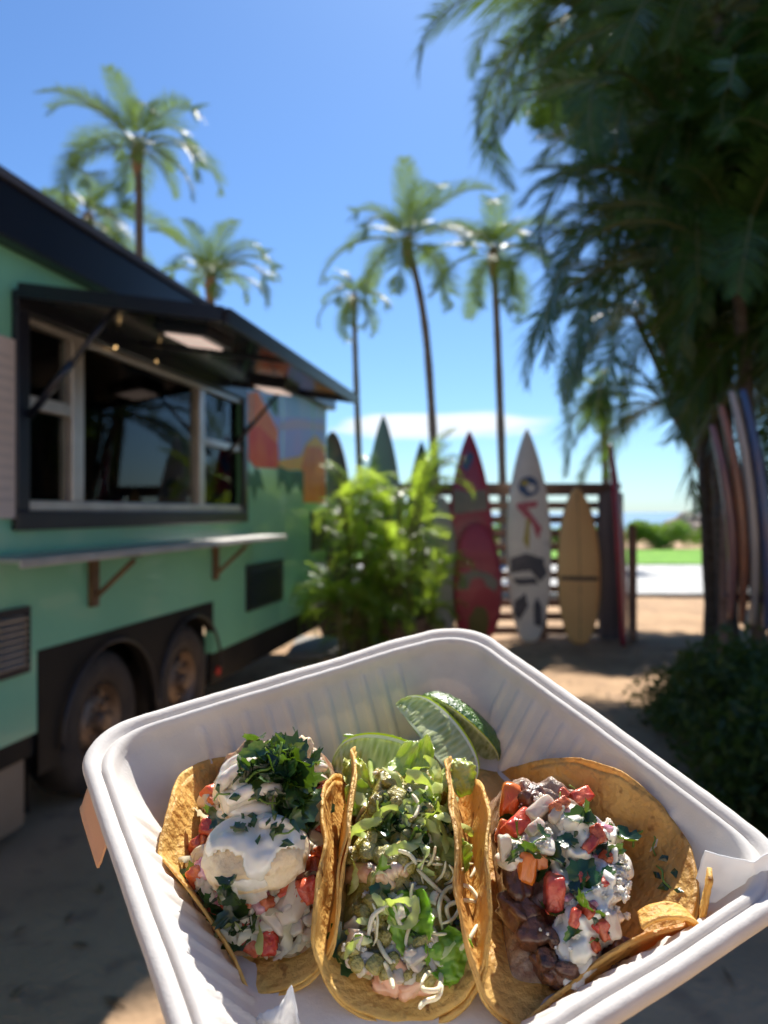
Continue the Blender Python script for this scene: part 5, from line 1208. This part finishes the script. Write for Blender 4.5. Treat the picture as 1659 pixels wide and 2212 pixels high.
for a in [(1165, 1750, 1.5, .2), (1200, 1760, 1.0, .5), (1320, 2000, 1.2, 1.5), (1090, 1835, 1.2, 1.4), (1155, 1790, 1.0, .2)]: tomc(a[0], a[1], a[2] * .62, a[3], 'onion', (.0072, .0036, .0036))
at(bv3, t3, b3, CIL, [(1115, 1820, .8), (1132, 1845, .8), (1175, 1848, .9, .5), (1165, 1868, .7), (1225, 1825, .75), (1250, 1770, .75), (1255, 1895, .85), (1240, 1878, .6), (1300, 1840, .7), (1345, 1960, .75), (1270, 1975, .8), (1385, 1875, .6), (1175, 1975, .7)], off=.003, tilt=1.1)
scatter(bv3, t3, b3, CIL + CHP + CHP, fill3, 46, (.4, .8), .0026, 1.3)
scatter(bv3, t3, b3, CIL, [(1330, 1740), (1400, 1760), (1390, 1850), (1340, 1820)], 24, (.8, 1.2), .001, 1.2)
scatter(bv3, t3, b3, COT, fill3, 170, (.2, .9), .0008)
scatter(bv3, t3, b3, COT, [(1280, 1830), (1340, 1850), (1370, 1950), (1310, 1960)], 80, (.25, 1.1), .0008)
scatter(bv3, t3, b3, TOM[:3] + RON, fill3, 16, (.4, .8), .0018)
bs3 = bvh_of([s3])
dr2 = drape(bv3, t3, b3, [(1205, 1775), (1265, 1760), (1330, 1790), (1372, 1870), (1400, 1955), (1350, 1990), (1300, 2020), (1275, 2075), (1235, 2095), (1222, 2040), (1240, 1975), (1262, 1915), (1215, 1870), (1230, 1825)], M['crema'], 'crema', .0034, 80, 3, 2, .7)
if dr2: bv3 = bvh_of([m3_] + bc + cb + [dr2] + ([dr] if dr else []))
scatter(bv3, t3, b3, STK[:2] + COT, [(1130, 1990), (1240, 2020), (1240, 2110), (1180, 2110)], 14, (.25, .5), .001)
scatter(bs3, t3, b3, CHP, [(1380, 1800), (1450, 1850), (1480, 1930), (1430, 1930)], 8, (.8, 1.3), .0014, .4)
fb_ = MB()
def flap(u, v):
    a = -.5 + 3.1 * u; q = LH(1440, 2015, -.020); r = .0085 * (1 - .15 * v)
    d1_ = Vector((.75, -.35, 0)).normalized(); d2_ = Vector((-.5, -.8, .2)).normalized()
    return q + d1_ * (r * cos(a) * 1.5 ) + Vector((0, 0, 1)) * (r * sin(a) * 1.1) - d2_ * (.010 * (v - .2)) + Vector((0, 0, .0006 * noise.noise(Vector((u * 7, v * 5, 0)))))
fb_.grid(flap, 30, 12); solid(fb_.build('tortilla_curl', M['tort'], t3, smooth=True, off=b3), .0016)
fb_ = MB()
def flap2(u, v):
    q = LH(1512, 1965, -.020); return q + Vector((.0045 * (u - .5) + .002 * v, .004 * (u - .5), -.012 + .030 * v)) + AX * (-.0015 * sin(v * 3) + .0012 * noise.noise(Vector((u * 4, v * 9, 2))))
fb_.grid(flap2, 10, 22); solid(fb_.build('tortilla_curl', M['tort'], t3, smooth=True, off=b3), .0018)

# ================================================================== limes
def lime(label, e1, e2, out, theta, Rr, flip=1, seed=1):
    e1, e2 = Vector(e1), Vector(e2); c = (e1 + e2) / 2; A = (e2 - e1).length / 2; ax = (e2 - e1).normalized()
    o_ = Vector(out) - c; o_ = (o_ - ax * ax.dot(o_)).normalized(); th = ax.cross(o_) * flip
    root, base = tthing('lime_wedge', c, label=label, cat='lime wedge', group='lime wedges at the back of the container')
    def pt(ph, rr, t):      # ph along pole to pole, rr 0 axis..1 rind, t angle
        r = Rr * (sin(ph) ** .58) * rr; q = c + ax * (-A * cos(ph) * (1 if rr > .5 else .94 + .06 * rr * 2)) + (o_ * cos(t) + th * sin(t)) * r; return q
    for t, nm in ((0, 'cut_face'), (theta, 'cut_face')):
        b = MB(); s_ = -1 if t == 0 else 1
        def ff(u, v):
            q = pt(.02 + (pi - .04) * u, v, t); nrm = (o_ * -sin(t) + th * cos(t)) * s_
            k = .0009 * noise.noise(Vector((u * 9, v * 3, seed))) * (1 if v < .86 else 0) - .0006 * sin(pi * min(1, v / .86))
            return q + nrm * k
        def mi_(u, v): return 3 if v > .925 else (2 if v > .85 else (1 if (v < .05 or abs(u - .22 + .12 * v) < .010 or abs(u - .80 - .1 * v) < .008) else 0))
        b.grid(ff, 70, 46, mi_); o = b.build(nm, [M['pulp'], M['memb'], M['pith'], M['rindb']], root, smooth=True, off=base)
        uv = o.data.uv_layers.new(name='uv')
        for lp in o.data.loops: uv.data[lp.index].uv = ((lp.vertex_index % 70) / 69, (lp.vertex_index // 70) / 45)
    b = MB()
    def fr(u, v):
        q = pt(.02 + (pi - .04) * u, 1.0, theta * v); d = (q - c).normalized(); return q + d * (.0006 * noise.noise(q * 700 + Vector((seed, 0, 0))) + .0004 * noise.noise(q * 320))
    b.grid(fr, 60, 30); b.build('rind', M['rind2' if seed == 3 else 'rind'], root, smooth=True, off=base)
    return root
lime('shaded lime wedge lying low behind the middle taco', LD(712, 1665, .395), LD(925, 1715, .385), LD(840, 1560, .405), radians(68), .0245, -1, 1)
lime('upright lime wedge with its glistening cut face turned to the camera', LD(852, 1520, .425), LD(1000, 1712, .402), LD(1012, 1560, .430), radians(50), .0245, -1, 2)
lime('lime wedge showing dark bumpy peel, rearmost of the three', LD(900, 1520, .450), LD(1070, 1660, .430), LD(1050, 1540, .445), radians(62), .0180, 1, 3)

# ================================================================== paper
def crumple(name, c, w, h, ex, ey, seed, label, torn=0.0, amp=.003, curl=.006):
    root, base = tthing(name, c, label=label, cat='paper'); b = MB(); ex = Vector(ex).normalized(); ey = Vector(ey).normalized(); n = ex.cross(ey).normalized(); c = Vector(c)
    def f(u, v):
        e = (torn * 1.4 * abs(noise.noise(Vector((u * 4, seed, 0)))) + torn * .35 * abs(noise.noise(Vector((u * 15, seed, 4))))) * sstep((v - .2) / .8)
        q = c + ex * ((u - .5) * w) + ey * ((v - e * v) * h) + n * (amp * noise.noise(Vector((u * 2.4, v * 2.4, seed))) * 2 + amp * .35 * noise.noise(Vector((u * 8, v * 7, seed))) + curl * ((u - .5) * 2) ** 2 - curl * v * v)
        for a_ in (0, 1):
            lim = wall_in(q.z) - .0015
            if abs(q[a_]) > lim: q[a_] = math.copysign(lim, q[a_])
        return q
    b.grid(f, 50, 40); solid(b.build('sheet', M['paper'], root, smooth=True, off=base), .0003); return root
crumple('paper_liner', LH(1630, 2015, -.026), .042, .030, (.8, -.55, 0), (.35, .35, .85), 3.0, 'smooth corner of white food paper rising inside the right rim', .03, .0022, -.012)
root, base = tthing('paper_scrap', LH(600, 2210, -.045), label='torn scrap of white food paper in front of the left taco', cat='paper'); b = MB()
tops = [(0, .20), (.10, .36), (.20, .40), (.34, .46), (.46, .52), (.58, .60), (.66, .72), (.73, .95), (.82, 1.02), (.88, .80), (.94, .45), (1, .15)]
def sc_(u, v):
    for k in range(len(tops) - 1):
        if u <= tops[k + 1][0]: break
    a, c_ = tops[k], tops[k + 1]; hgt = a[1] + (c_[1] - a[1]) * (u - a[0]) / (c_[0] - a[0])
    q = LH(600, 2225, -.040) + Vector((.84, -.54, 0)) * ((u - .5) * .0165) + Vector((.15, .28, .8)) * (hgt * v * .0185) + Vector((-.5, -.8, 0)) * (.003 * noise.noise(Vector((u * 3, v * 2, 1))) + .004 * v * (1 - v) + .0012 * noise.noise(Vector((u * 9, v * 6, 3)))); return q
b.grid(sc_, 60, 14); solid(b.build('sheet', M['paper'], root, smooth=True, off=base), .0003)
